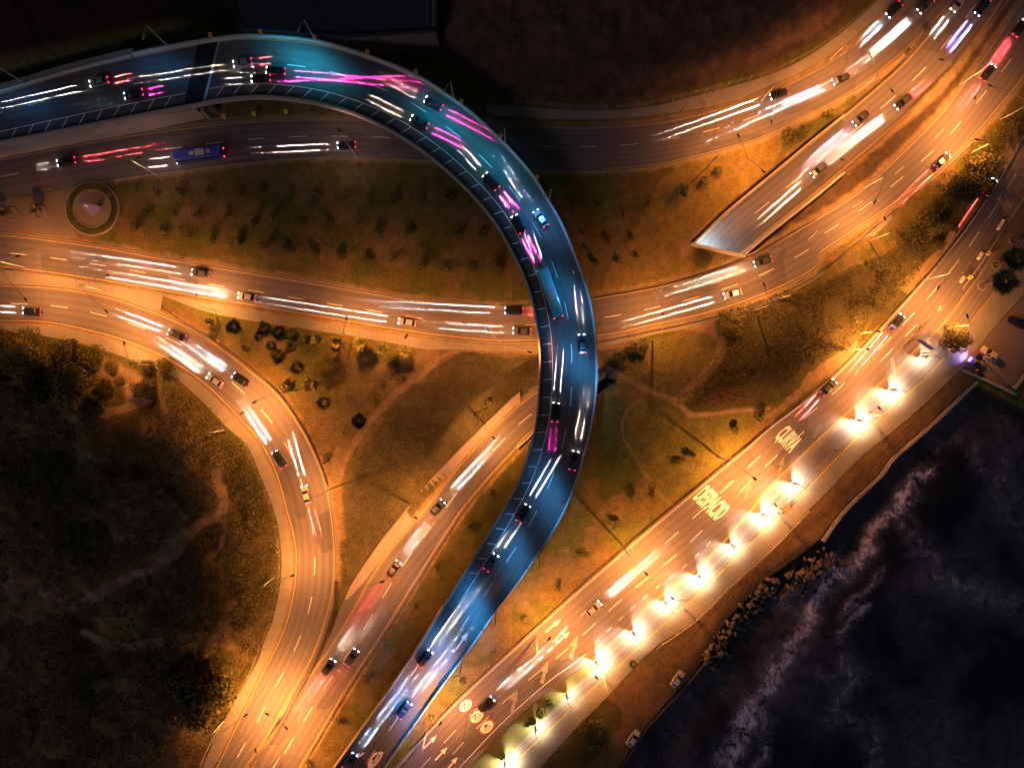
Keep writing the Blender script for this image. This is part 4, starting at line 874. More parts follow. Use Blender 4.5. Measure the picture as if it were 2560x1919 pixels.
# ------------------------------------------------------------------ vegetation
def leaves(name, ctr, size, m, parent=None, seed=0, flat=.75, aspect=.5, loc=None):
    rs = np.random.RandomState(seed); n = len(ctr); ctr = np.asarray(ctr, float); size = np.broadcast_to(np.asarray(size, float), (n,))
    nr = rs.normal(size=(n, 3)); nr[:, 2] = np.abs(nr[:, 2])+flat; nr /= np.linalg.norm(nr, axis=1)[:, None]
    t = np.cross(nr, rs.normal(size=(n, 3))); t /= np.linalg.norm(t, axis=1)[:, None]; b = np.cross(nr, t)
    t *= (size*.5)[:, None]; b *= (size*.5*aspect)[:, None]
    v = np.stack([ctr-t, ctr-b*.9+t*.1, ctr+t, ctr+b*.9+t*.1], 1).reshape(-1, 3).astype(np.float32); me = bpy.data.meshes.new(name)
    me.vertices.add(4*n); me.vertices.foreach_set('co', v.ravel()); me.loops.add(4*n); me.loops.foreach_set('vertex_index', np.arange(4*n, dtype=np.int32))
    me.polygons.add(n); me.polygons.foreach_set('loop_start', np.arange(0, 4*n, 4, dtype=np.int32)); me.update(calc_edges=True)
    me.materials.append(m); o = bpy.data.objects.new(name, me); COL.objects.link(o)
    if parent is not None: o.parent = parent
    if loc is not None: o.location = loc
    return o
def crown_pts(rs, n, r, hgt_, base_, clumps=9, gap=.3):
    out = []
    for k in range(clumps):
        a, q = rs.rand()*6.283, math.sqrt(rs.rand())*(1-gap*.6); c = np.array([math.cos(a)*r*q*.8, math.sin(a)*r*q*.8, base_+hgt_*(.35+.5*rs.rand())*(1-.45*q)])
        cr = r*(.28+.28*rs.rand()); m = n//clumps; d = rs.normal(size=(m, 3)); d /= np.linalg.norm(d, axis=1)[:, None]; rad = cr*(.55+.45*rs.rand(m)**.5); d[:, 2] *= .75
        out.append(c+d*rad[:, None])
    p = np.vstack(out); p[:, 2] = np.maximum(p[:, 2], .05); return p
def shrub_proto(name, r, n, leaf, hh, base_, seed, m, stem=.05, clumps=9):
    rs = np.random.RandomState(seed); t = E(name, (0, 0, 0)); mb = MB()
    for k in range(4): a = k*1.57+rs.rand(); mb.tube([(0, 0, -.15), (math.cos(a)*r*.2, math.sin(a)*r*.2, base_+hh*.3), (math.cos(a)*r*.5, math.sin(a)*r*.5, base_+hh*.6)], [stem, stem*.7, stem*.3], 6)
    mb.build('stem' if base_ < .6 else 'trunk', M['bark'], t); leaves('foliage' if base_ < .6 else 'crown', crown_pts(rs, n, r, hh, base_, clumps), leaf*(.7+.6*rs.rand(len(crown_pts(np.random.RandomState(seed), n, r, hh, base_, clumps)))), m, t, seed); return t
rnd = random.Random(4)
SM = [shrub_proto('shrub', .8, 260, .34, 1.3, .15, 10+i, M['leaf_palm'] if i % 4 else M['leaf_olive'], .04, 7) for i in range(4)]
def plant(proto, px, py, s_, label, cat, group):
    o = copy_tree(proto); o.location = G(px, py, -.05); o.rotation_euler = (0, 0, rnd.random()*6.28); o.scale = (s_, s_, s_*(.8+.4*rnd.random())); T(o, label, cat, group); return o
FIELD = [(922,654),(987,655),(1056,664),(1122,672),(1184,675),(1243,672),(1210,590),(1147,587),(949,579),(1027,579),(904,570),(1124,502),(1180,494),(992,496),(1056,496),(927,496),(338,477),(400,477),(461,479),(525,477),(602,483),(367,533),(442,535),(502,538),(571,540),(342,571),(409,583),(475,591),(537,600),(602,606),(667,618),(729,618),(794,631),(733,486),(794,490),(864,490),(660,478),(690,545),(760,555),(825,562),(860,640),(640,560)]
for i, (x, y) in enumerate(FIELD): plant(SM[i % 4], x, y, 1.75*(.75+.5*rnd.random()) if y > 610 else 1.45*(.7+.6*rnd.random()), 'small round shrub in the planted rows left of the flyover', 'shrub', 'shrubs in rows between the upper and middle roads')
for i, (x, y, s_) in enumerate(((1431,510,.9),(1492,515,.8),(1620,513,1.1),(1519,602,.9),(1577,596,1),(1458,587,.8),(1469,627,.9),(1488,657,1.2),(1546,655,1),(1590,640,.9),(1560,540,.9))): plant(SM[i % 4], x, y, s_, 'small shrub in the sloping grass just right of the flyover', 'shrub', 'shrubs right of the flyover')
for i, (x, y, s_) in enumerate(((1173,1312,1.2),(1095,1412,1.2),(1032,1507,1.1),(966,1599,1),(918,1690,1.3),(850,1798,1.2),(773,1904,1.2),(1234,1231,1.2),(1157,1700,1.1),(1076,1789,1.2),(1238,1630,1.1),(1539,1308,1.5),(1465,1383,1.3),(1392,1464,1.2),(1315,1545,1.1),(1577,1242,1.6),(1701,1150,1.2),(1728,1134,1.2),(1832,1076,1.5),(1894,1041,1.7),(1628,1235,1))): plant(SM[i % 4], x, y, s_, 'small spindly bush on the grass beside the lower flyover', 'bush', 'bushes on the grass on both sides of the lower flyover')
for x, y, s_, lb in ((1703,483,2.2,'bush at the end of a pole shadow in the dry strip'), (1759,456,1.6,'dark bush in the dry strip, second from the left'), (1793,428,1.6,'loose bush in the dry strip near the wooden pole'), (2067,288,1.7,'dark bush in the dry strip, third along from the underpass mouth'), (2009,326,1.7,'olive bush between two others in the dry strip'), (1964,346,2.4,'largest bush in the dry strip between the roads'), (2264,133,1.0,'small bush in the dry strip, second from the top edge'), (2314,77,1.1,'small bush in the dry strip nearest the top edge'), (1219,1009,2.0,'round dark bush on the dark grass left of the flyover'), (1196,1034,1.3,'small bush beside a lamp shadow left of the flyover'), (818,1150,1.2,'dark clipped bush by the outside of the loop road'), (1319,1796,1.6,'bright green bush in the grass island, lowest'), (1351,1773,1.8,'bright green bush in the grass island, middle'), (1380,1748,1.5,'bright green bush in the grass island, highest'), (621,875,1.6,'rounded bush between the first palms and the loop road'), (716,966,1.9,'bare thorny small tree by the loop road lamp')):
    o = plant(SM[rnd.randrange(4)], x, y, s_, lb, 'bush', 'single bushes by the roads')
    if 'green' in lb:
        for c in o.children:
            if c.name.startswith('foliage'): c.material_slots[0].link = 'OBJECT'; c.material_slots[0].material = M['leaf_green']
BG = [shrub_proto('bush', 3.0, 2200, .42, 3.0, .3, 40+i, M['leaf_dark'] if i != 1 else M['leaf_olive'], .12, 16) for i in range(3)]
for x, y, s_, lb in ((26,850,1.1,'clipped rounded bush at the left edge by the loop road'), (82,852,1.1,'clipped rounded bush second from the left edge by the loop road'), (174,884,1.5,'broad dark bush on the hillside edge under the loop road'), (241,892,1.3,'rounded bush above the sandy clearing'), (285,918,.6,'small bush right of the rounded bush above the clearing'), (265,972,.95,'tall dark conical bush in the sandy clearing'), (195,962,1.8,'wide black bush left of the sandy clearing'), (367,972,1.0,'round bush right of the sandy clearing'), (76,905,1.9,'big dark bush behind the clipped ones at the left edge'), (239,1015,1.2,'low bush along the lower edge of the sandy clearing'), (304,952,.5,'small bush inside the sandy clearing'), (130,960,1.9,'dark bush spreading over the upper hillside'), (372,915,.7,'small tree by the lamp of the sandy clearing'), (420,920,.9,'bush hugging the pavement of the loop road'), (521,1735,2.7,'huge dark tree crown overhanging the pavement at the lower left'), (470,1700,1.8,'dark tree crown behind the huge one at the lower left'), (2522,318,1.4,'dark rounded bush at the top right beside the middle road'), (2441,421,1.5,'large olive bush by the pale short lamp'), (2383,483,1.7,'large dark bush on the bank between the middle and coast roads'), (2425,470,1.4,'bush on the bank nearest the coast road'), (2306,556,1.3,'bush at the narrow end of the bank'), (2270,600,1.3,'dark bush beside the middle road railing'), (2352,560,.7,'small bush on the bare sandy bank'), (2345,610,.6,'round bush on the bare sandy bank, lower'), (2385,575,.35,'tiny round bush on the bare sandy bank'), (1757,650,.75,'round bush just below the mouth of the underpass'), (1813,812,1.2,'bush at the left tip of the dark thicket'), (1600,870,.9,'bush mound at the left end of the grassy knoll'), (1545,905,.9,'dark bush at the fork of the footpaths'), (1481,1818,1.3,'dark bush cluster in the grass patch by the promenade')):
    plant(BG[rnd.randrange(3)], x, y, s_, lb, 'bush', 'large bushes')
def palm_proto(seed, th, fr, nf=20):
    rs = np.random.RandomState(seed); t = E('palm_tree', (0, 0, 0)); MB().tube([(0, 0, -.2), (.04, 0, th*.5), (0, .03, th)], [.26, .19, .17], 9).build('trunk', M['bark'], t, True); cr = MB()
    for k in range(nf):
        a = k*2.39996+rs.rand()*.3; el = .95-1.35*(k/nf); L_ = fr*(.8+.3*rs.rand()); d = Vector((math.cos(a)*math.cos(el), math.sin(a)*math.cos(el), math.sin(el))); p0 = Vector((0, 0, th)); p1 = p0+d*L_*.22; cr.tube([p0, p1], .025, 4, False)
        s_ = Vector((-math.sin(a), math.cos(a), 0)); n_ = s_.cross(d)
        for j in range(-4, 5):
            q = j*.2; dd = (d*math.cos(q)+s_*math.sin(q)); ll = L_*.8*(1-.07*abs(j)); e = p1+dd*ll-Vector((0, 0, .10*ll)); sd_ = dd.cross(n_)*.075*L_/1.5; mdp = p1+dd*ll*.55; cr.poly([p1, mdp-sd_, e, mdp+sd_])
    cr.build('crown', M['leaf_palm'], t); return t
PL = [palm_proto(60+i, 3.6+i*.5, 2.3) for i in range(3)]
PALMS = [(660,823),(640,842),(698,832),(733,838),(790,849),(675,864),(696,892),(740,920),(848,860),(898,862),(952,875),(1011,881),(772,964),(807,1007),(900,1053),(583,817),(720,870),(765,850)]
for i, (x, y) in enumerate(PALMS): 
    big = x not in (900,); plant(PL[i % 3], CX+(x-CX)/1.026, CY+(y-CY)/1.026, (1.0 if i not in (5, 16, 17, 1) else .72), 'fan palm with star-shaped crown in the triangular palm garden', 'palm', 'fan palms in the triangular garden')
SP = palm_proto(80, .5, 1.0, 12)
for x, y in ((983,938),(1011,944),(974,910),(998,912),(863,1081),(885,1060),(945,990),(960,965),(800,930),(840,900)): plant(SP, x, y, .9, 'young palm seedling in a small dug basin of the palm garden', 'palm', 'palm seedlings in dug basins')
for x, y in ((30,537),(102,530)): plant(PL[0], x, y-2, .7, 'small palm growing out of a round edged planter on the left square', 'palm', 'palms in round planters')
for x, y in ((2455,714),(2490,662),(2534,600)):
    o = plant(PL[2], x, y, 1.6, 'tall palm in a round tree pit beside the parking bays at the right edge', 'palm', 'tall palms by the plaza')
plant(PL[1], 1577, 1648, .55, 'little palm on the promenade close to the brightest floodlights', 'palm', None)
tp = shrub_proto('leafy_tree', 3.6, 3600, .42, 4.2, 4.2, 90, M['leaf_olive'], .16, 18)
tp.location = G(2347, 853); T(tp, 'leafy tree with a wide crown beside the plaza, lit orange on one side', 'tree')
cy = shrub_proto('cypress', .9, 900, .3, 5.0, .3, 95, M['leaf_dark'], .1, 14); cy.location = G(535, 806); T(cy, 'narrow dark cypress at the corner of the palm garden', 'tree')
for pr in SM+BG+PL+[SP]:
    for o in [pr]+list(pr.children_recursive): bpy.data.objects.remove(o)
# thickets nobody could count
def thicket(name, poly, dens, size, m, seed, hi=1.6, label=None, skip=None):
    rs = np.random.RandomState(seed); pl = np.array(poly, float); lo, hi_ = pl.min(0), pl.max(0); n = int(dens*np.prod(hi_-lo)*S*S)
    X, Y = lo[0]+rs.rand(n)*(hi_[0]-lo[0]), lo[1]+rs.rand(n)*(hi_[1]-lo[1]); wx, wy = (X-CX)*S, (CY-Y)*S
    f = fbm(wx, wy, 6, seed+3)
    far = np.ones(n, bool)
    for pts, w_ in (skip or ()): far &= dist_line(smooth_line(pts, 40), X, Y) > w_*(.9+.6*rs.rand(n))
    k = far & inside(pl, X+(f-.5)*60, Y+(fbm(wx, wy, 6, seed+9)-.5)*60) & (f+.25*rs.rand(n) > .46); X, Y, f, wx, wy = X[k], Y[k], f[k], wx[k], wy[k]
    z = np.array([hgt(a, b) for a, b in zip(wx, wy)]); top = hi*np.clip((f-.4)*3.2, .08, 1)*(.5+vn(wx, wy, 1.6, seed+5)); zz = z+top*(.35+.65*rs.rand(len(z))**.5)
    kx = (H-zz)/H; c = np.stack([wx*kx, wy*kx, zz], 1); return T(leaves(name, c, size*(.6+.8*rs.rand(len(z))), m, None, seed), kind='stuff')
thicket('hillside_scrub', HILL[1:19]+[(440,1960),(-60,1960)], 4.6, .5, M['leaf_dark'], 101, 1.7, skip=BARE)
thicket('hillside_scrub', [(420,950),(502,1012),(560,1075),(612,1125),(642,1190),(672,1270),(690,1340),(694,1400),(688,1464),(668,1549),(640,1640),(560,1780),(500,1780),(560,1600),(590,1400),(560,1250),(480,1120),(400,1020)], 8, .45, M['leaf_olive'], 151, 1.3, skip=BARE)  # paler leaves along the road side stand for lamplight on the slope
thicket('hillside_grass', HILL[1:19]+[(440,1960),(-60,1960)], 5, .42, M['leaf_olive'], 107, .7, skip=BARE)
TH = [(1816,790),(2000,735),(2200,640),(2320,560),(2330,620),(2260,720),(2120,880),(2040,900),(1960,950),(1900,985),(1800,1020),(1700,1030),(1690,1015),(1745,970),(1790,900),(1815,840)]
thicket('bank_scrub', TH, 13, .5, M['leaf_dark'], 111, 2.2); thicket('bank_scrub', [(2290,560),(2420,440),(2500,320),(2540,330),(2480,440),(2400,500),(2320,600)], 10, .5, M['leaf_dark'], 113, 1.8)
thicket('bougainvillea', [(1700,985),(1745,965),(1800,975),(1860,985),(1830,1010),(1750,1025),(1790,960),(1815,900),(1830,860),(1822,930)], 8, .42, M['leaf_red'], 117, 1.6)
thicket('knoll_grass', [(1595,885),(1700,832),(1795,862),(1768,930),(1690,998),(1620,972),(1548,930),(1532,892)], 9, .4, M['leaf_olive'], 121, .6)
thicket('slope_grass', [(1130,890),(1250,876),(1345,892),(1345,955),(1205,1080),(1060,1240),(920,1390),(862,1500),(850,1390),(862,1260),(912,1130),(1005,1010)], 5, .36, M['leaf_dark'], 125, .5)
thicket('meadow_grass', [(1500,1000),(1600,1000),(1700,1030),(1890,1050),(1840,1120),(1660,1260),(1500,1390),(1470,1330),(1500,1180)], 4, .34, M['leaf_olive'], 127, .35)
thicket('field_grass', [(300,450),(640,420),(1020,410),(1180,480),(1290,690),(1270,750),(1100,735),(850,700),(560,640),(320,610)], 3, .32, M['leaf_olive'], 129, .3)
thicket('garden_grass', [(440,750),(640,812),(1090,888),(960,1000),(850,1150),(820,1180),(740,1010),(600,860)], 3.5, .34, M['leaf_olive'], 131, .3)

# ------------------------------------------------------------------ shore rocks
rs = np.random.RandomState(7); RK = []
rm = concrete('boulder_stone', (.10, .085, .065), (.22, .18, .135))
for i in range(6):
    bm = bmesh.new(); bmesh.ops.create_icosphere(bm, subdivisions=2, radius=1)
    for v in bm.verts: v.co *= 1+.28*(rs.rand()-.5); v.co.z *= .7
    for k in range(5):
        nrm = Vector(rs.normal(size=3)).normalized()
        for v in bm.verts:
            q = v.co.dot(nrm)
            if q > .62: v.co -= nrm*(q-.62)
    me = bpy.data.meshes.new('boulder'); bm.to_mesh(me); bm.free(); me.materials.append(rm); RK.append(me)
rl = smooth_line([(2045,1362),(2000,1392),(1930,1452),(1880,1500),(1830,1545),(1788,1615),(1765,1655)], 200)
for i in range(250):
    p = rl[rs.randint(200)]; o_ = abs(rs.normal())*26-8; px, py = p[0]+o_*.72+rs.normal()*5, p[1]+o_*.66+rs.normal()*5
    if p[0] > 1940: px += rs.rand()*50; py += rs.rand()*50
    o = bpy.data.objects.new('boulder', RK[rs.randint(6)]); COL.objects.link(o); r = .32+.75*rs.rand()**2.2
    zt = .1-max(0, o_+6)*.055; q_ = P(px, py, zt); o.location = q_; o.rotation_euler = tuple(rs.rand(3)*6.28); o.scale = (r*1.15, r, r*.9)
    T(o, 'rough brown boulder in the sea wall rubble below the promenade', 'rock', 'boulders along the shore')

# ------------------------------------------------------------------ walls, fences and rails
def world_line(pts, n=80, z=None): return [G(*p) if z is None else P(*p, z) for p in smooth_line(pts, n)]
def fence(name, pts, label, cat, post=(.13, 2.7), n=20, wires=(2.5, 1.7, .9), m='kerb', lean=0, z=None, wr=.015, wm='steel'):
    ln = world_line(pts, n, z); t = E(name, ln[0]); T(t, label, cat)
    for p in ln: MB().box((p.x-ln[0].x, p.y-ln[0].y, p.z-ln[0].z+post[1]/2-.1), (post[0], post[0], post[1])).build('post', M[m], t)
    for w in wires: MB().tube([p-ln[0]+Vector((0, 0, w)) for p in ln], wr, 5).build('wire' if wr < .03 else 'rail', M[wm], t)
    return t
fence('wire_fence', [(1290,261),(1345,263),(1400,270),(1454,274),(1530,272),(1608,266),(1680,250),(1743,235),(1830,212),(1920,185),(2016,139),(2094,85),(2171,19),(2200,-10)], 'wire fence on pale concrete posts along the foot of the cliff', 'fence', n=36)
fence('wire_fence', [(-20,192),(39,180),(150,152),(240,132),(315,118)], 'wire fence on pale posts on the dark ledge above the left end of the flyover', 'fence', n=12)
fence('wire_fence', [(620,1108),(648,1177),(682,1262),(697,1329),(702,1395),(698,1464),(680,1549),(653,1619),(638,1661),(600,1730)], 'fence of bracketed concrete posts around the inside of the loop road', 'fence', post=(.14, 2.3), n=22)
fence('wire_fence', [(560,1800),(540,1836),(515,1885),(500,1925)], 'short pale fence at the bottom of the loop road pavement', 'fence', post=(.12, 1.6), n=6, wires=(1.5, .8), wr=.05, wm='palepole')
for pts, n, lb in (([(1490,856),(1627,828),(1782,793),(1920,746),(2040,688),(2125,615),(2229,533)], 24, 'dark guard rail along the lower edge of the middle road, right of the flyover'), ([(1473,748),(1627,721),(1743,691),(1880,643),(1920,619),(2036,552)], 22, 'dark guard rail along the upper edge of the middle road, below the underpass mouth'), ([(1922,1066),(1859,1119),(1743,1215),(1674,1272),(1550,1378),(1434,1479),(1280,1618),(1219,1673),(1122,1766),(1026,1870)], 46, 'long dark guard rail along the inner edge of the coast road'), ([(2560,328),(2499,438),(2422,553),(2348,648),(2267,741),(2190,825),(2113,905),(2036,975),(1930,1060)], 34, 'dark guard rail along the upper inner edge of the coast road'), ([(409,768),(463,806),(540,851),(640,929),(702,987),(752,1057),(791,1130),(820,1210)], 30, 'low rail around the outside of the loop road'), ([(2045,680),(2120,625),(2240,522),(2345,440),(2430,360)], 20, 'double guard rail beside the shrubs on the middle road')):
    fence('guard_rail', pts, lb, 'guard rail', (.1, .8), n, (.72, .5), 'darkmetal', wr=.07, wm='darkmetal')
for pts, n, lb in (([(1100,902),(1150,882),(1200,884),(1280,888),(1340,888)], 12, 'black handrail along the footpath left of the flyover'), ([(1500,880),(1560,868),(1610,860)], 7, 'black crossed handrail right of the flyover'), ([(2020,1276),(1920,1378),(1820,1467),(1743,1544),(1640,1618)], 26, 'pale railing along the outer edge of the promenade')):
    pale = lb.startswith('pale'); fence('handrail', pts, lb, 'railing', (.08, 1.1), n, (1.02, .55), 'palepole' if pale else 'darkmetal', wr=.05, wm='palepole' if pale else 'darkmetal')
def wall(name, pts, w_, z0, z1, m, label, cat='wall', n=60, zl=None):
    ln = [P(*p, 0) for p in smooth_line(pts, n)] if zl is None else [P(*p, z) for p, z in zip(smooth_line(pts, n), np.linspace(zl[0], zl[1], n))]
    mb = MB(); o0 = Vector((ln[0].x, ln[0].y, 0))
    for i, p in enumerate(ln):
        d = (ln[min(i+1, n-1)]-ln[max(i-1, 0)]); d.z = 0; d.normalize(); s_ = Vector((-d.y, d.x, 0))*w_/2; q = p-o0
        mb.v += [tuple(q+s_+Vector((0, 0, z0-p.z))), tuple(q+s_+Vector((0, 0, z1))), tuple(q-s_+Vector((0, 0, z1))), tuple(q-s_+Vector((0, 0, z0-p.z)))]
    for i in range(n-1):
        for k in range(4): a = i*4+k; c = i*4+(k+1) % 4; mb.f.append((a, a+4, c+4, c))
    mb.f += [(0, 1, 2, 3), ((n-1)*4+3, (n-1)*4+2, (n-1)*4+1, (n-1)*4)]
    o = mb.build(name, M[m], loc=o0); return T(o, label, cat)
wall('retaining_wall', [(1730,612),(1811,535),(1918,446),(2034,349),(2110,288)], .35, -6, .35, 'concrete', 'left retaining wall of the sunken underpass road')
wall('retaining_wall', [(1857,640),(1922,585),(2036,494),(2110,432)], .5, -6, .4, 'concrete', 'right retaining wall of the sunken underpass road, pinkish and bright')
wall('portal_header', [(1726,610),(1790,626),(1862,642)], .8, -1.2, .5, 'concrete', 'concrete header beam over the mouth of the underpass')
wall('retaining_wall', [(1514,940),(1474,976),(1429,1009),(1352,1068),(1292,1120)], .3, -6, .25, 'concrete', 'retaining wall on the grass side of the sunken ramp below the flyover')
wall('portal_header', [(1440,880),(1490,912),(1514,936)], .7, -1.2, .4, 'concrete', 'concrete header beam of the ramp portal beside the flyover')
wall('barrier', [(838,1450),(832,1520),(812,1590),(785,1655),(742,1735),(688,1832),(628,1912),(590,1970)], .4, -.1, .75, 'darkcon', 'long dark concrete barrier between the loop road and the ramp', 'barrier')
wall('sea_wall', [(2440,955),(2330,1060),(2234,1145),(2202,1187),(2110,1278),(2056,1352)], .7, -5, .5, 'concrete', 'sea wall edging the dirt verge above the waves, from the plaza to the rocks')
wall('sea_wall', [(1774,1640),(1742,1682),(1668,1764),(1610,1830),(1552,1922)], .3, -4, .12, 'darkcon', 'low sea wall edge beside the parked white cars')
wall('plaza_wall', [(2403,924),(2470,954),(2535,985)], .45, -5, .75, 'concrete', 'long brown parapet wall along the sea side of the plaza')
wall('plaza_wall', [(2532,972),(2545,957),(2558,938)], .45, -2, .75, 'concrete', 'short parapet wall turning the corner of the plaza')
wall('stone_kerb', [(1715,1038),(1780,1034),(1850,1028),(1925,1020)], .3, -.3, .35, 'kerb', 'low stone kerb along the footpath below the thicket')
wall('stone_kerb', [(1757,975),(1790,935),(1816,895)], .25, -.3, .35, 'kerb', 'straight stone kerb beside the wide footpath, near the red flowers')
wall('verge_kerb', [(285,470),(270,452),(200,463),(150,476),(0,503)], .3, -.1, .2, 'darkcon', 'kerb along the upper side of the paved square', 'kerb')

# underpass mouth lamp and its cool glow
for (b_, d_, lb, e_) in (((1772,614), (1800,585), 'cool white lamp under the header of the underpass mouth', 5500), ((1462,905), (1440,930), 'cool white lamp under the ramp portal beside the flyover', 2500)):
    p = P(*b_, -1.0); t = E('tunnel_lamp', p); T(t, lb, 'tunnel lamp'); MB().box((0, 0, 0), (1.4, .3, .16), .9).build('housing', M['steel'], t); MB().box((0, 0, -.1), (1.3, .24, .05), .9).build('lens', M['lens_cool'], t)
    q = P(*d_, -5)-p; spot('lamp_light', t, (0, 0, -.3), (q.x, q.y, q.z*1.4), e_, (.62, .85, 1), R(140), .6, .3)

# ------------------------------------------------------------------ chevron signs, monument, planters, kiosk and small things
def chevron(px, py, rz, label, z=None, back=False, grp='yellow chevron signs', at_=None):
    b = at_ if at_ is not None else G(px, py) if z is None else P(px, py, z); t = E('chevron_sign', b, rz); T(t, label, 'road sign', grp)
    MB().tube([(0, 0, -.1), (0, 0, 1.5)], .045, 6).build('post', M['steel'], t)
    for s_ in (-1, 1):
        pn = MB().box((0, 0, 0), (.06, .85, 1.0)).build('panel', M['signback' if back else 'signyellow'], t, False, (.07*s_, 0, 1.45)); pn.rotation_euler = (0, -.75*s_, 0)
        c = MB()
        for q in (-1, 1): c.quad((0, -.2, 0), (0, .0, 0), (0, .22, .34*q), (0, .02, .34*q))
        k = c.build('chevron', M['blackp'], pn, False, (.034*s_, 0, 0))
for i, (x, y) in enumerate(((565,297),(640,289),(719,284))): chevron(x, y, R(80), 'yellow chevron sign facing up beside the dark upper road, under the start of the flyover', grp='yellow chevron signs by the upper road')
for i, (x, y) in enumerate(((535,100),(660,93),(790,106),(920,141),(1042,193),(1153,264),(1253,350),(1338,450))):
    m = FLY.edge(x, y); p = FLY.at(m, 1, .35, .6); d = FLY.at(m, 1)-FLY.at(m, 0); chevron(0, 0, math.atan2(d.y, d.x), 'small orange-backed chevron sign on the outer parapet of the flyover', 0, True, 'chevron signs on the flyover parapet', p)
mo = E('monument', P(232, 522)); T(mo, 'blue sail-shaped monument with pale lettering in a round planted bed', 'monument'); ml = lambda x, y, z=0: P(x, y, z)-mo.location
th_ = np.linspace(0, 2*math.pi, 49)[:-1]; k0 = S
MB().prism([(math.cos(a)*4.3, math.sin(a)*4.3) for a in th_], -.1, .22).build('disc', M['plaza'], mo)
def ringmb(r0, r1, z0, z1):
    mb = MB()
    for i in range(48):
        a, b = th_[i], th_[(i+1) % 48]; p = lambda r, t, z: (math.cos(t)*r, math.sin(t)*r, z)
        mb.quad(p(r0, a, z1), p(r1, a, z1), p(r1, b, z1), p(r0, b, z1)); mb.quad(p(r1, a, z0), p(r1, b, z0), p(r1, b, z1), p(r1, a, z1)); mb.quad(p(r0, b, z0), p(r0, a, z0), p(r0, a, z1), p(r0, b, z1))
    return mb
ringmb(4.3, 4.6, -.1, .35).build('inner_kerb', M['kerb'], mo); ringmb(6.2, 6.5, -.1, .35).build('outer_kerb', M['kerb'], mo); ringmb(4.6, 6.2, -.1, .15).build('bed', M['turf'], mo)
rs = np.random.RandomState(3); a_ = rs.rand(2600)*6.283; r_ = 4.75+1.3*rs.rand(2600); leaves('hedge', np.stack([np.cos(a_)*r_, np.sin(a_)*r_, .2+.75*rs.rand(2600)], 1), .28, M['leaf_dark'], mo, 3)
A_, B_, C_ = ml(189, 502, 4.6), ml(256, 517, .4), ml(231, 543, .4); sl = MB().poly([A_, C_, B_]); of = (C_-A_).cross(B_-A_).normalized()*.25; sl.poly([A_-of, B_-of, C_-of]); sl.quad(A_, A_-of, C_-of, C_); sl.quad(C_, C_-of, B_-of, B_); sl.quad(B_, B_-of, A_-of, A_); sl.build('sail', M['signblue'], mo)
lt = MB(); nn = (C_-A_).cross(B_-A_).normalized(); nn = nn if nn.z > 0 else -nn
for i in range(5):
    for j in range(2):
        u_, v_ = .30+.05*i, .32+.10*j-.02*i; c0 = A_+(B_-A_)*u_*.62+(C_-A_)*v_*.62+nn*.03; e1 = (B_-A_).normalized()*.12; e2 = (C_-A_).normalized()*.22; lt.quad(c0-e1-e2, c0+e1-e2, c0+e1+e2, c0-e1+e2)
lt.build('lettering', M['white'], mo)
for x, y, lb in ((30,535,'round stone planter ring on the left square, nearest the edge'), (101,530,'round stone planter ring on the left square, nearest the monument')):
    t = E('planter_ring', G(x, y)); T(t, lb, 'planter')
    for i in range(22): a = i*.2856; MB().box((math.cos(a)*1.5, math.sin(a)*1.5, .12), (.34, .2, .34), a+1.57).build('edging_stone', M['kerb'], t)
for x, y, lb in ((2455,714,'lowest round tree pit beside the parking bays'), (2490,662,'middle round tree pit beside the parking bays'), (2534,600,'highest round tree pit beside the parking bays')):
    t = E('tree_pit', G(x, y)); T(t, lb, 'tree pit'); mb = ringmb(.95, 1.2, -.05, .28); mb.build('rim', M['kerb'], t)
for x, y in ((1033,918),(1054,888),(1078,890),(974,910),(998,912),(983,938)):
    t = E('plant_basin', G(x, y)); T(t, 'small dug basin with a raised rim at the tip of the palm garden', 'plant basin', 'dug basins in the palm garden'); ringmb(.55, .75, -.05, .12).build('rim', gm_ if False else M['plaza'], t)
for i, (x, y, ln_, lb) in enumerate(((2500,562,2.9,'white plastic barrier on the gore, highest'), (2448,640,1.9,'white plastic barrier on the gore, second from the top'), (2404,698,1.8,'white plastic barrier on the gore, third from the top'), (2345,772,1.7,'worn white barrier on the gore, lowest'))):
    p = G(x, y); t = E('barrier', p, R(58)); T(t, lb, 'barrier', 'white barriers on the gore'); b = MB().box((0, 0, .4), (ln_, .62, .8), 0, .82).build('body', M['palepole' if i == 3 else 'white'], t)
    for q in (-.28, .28): MB().box((q*ln_, 0, .81), (.28, .2, .05)).build('cap', M['darkmetal'], t)
for x, y in ((2461,636),(2416,695)): chevron(x, y, R(58), 'little yellow chevron sign beside a white barrier on the gore', grp='little yellow signs on the gore')
for i in range(16):
    x, y = lin(2556, 2300, i/15)+2, lin(468, 826, i/15); p = G(x, y); t = E('lane_post', p); T(t, 'small red and white flexible post in the line beside the gore', 'bollard', 'flexible posts along the gore'); MB().tube([(0, 0, 0), (0, 0, .75)], .06, 7).build('post', M['redp'], t); MB().tube([(0, 0, .45), (0, 0, .62)], .065, 7, False).build('band', M['white'], t)
ti = E('gore_island', G(2232, 912), R(-80)); T(ti, 'narrow raised traffic island with three small arrow marks', 'traffic island'); MB().prism([(math.cos(a)*(.45)+(1.3 if math.cos(a) > 0 else -1.3), math.sin(a)*.45) for a in np.linspace(0, 6.283, 25)[:-1]], -.05, .16).build('slab', M['kerb'], ti)
for q in (-.9, 0, .9): MB().poly([(q-.2, -.22, .165), (q+.25, 0, .165), (q-.2, .22, .165), (q-.05, 0, .165)]).build('arrow_mark', M['blackp'], ti)
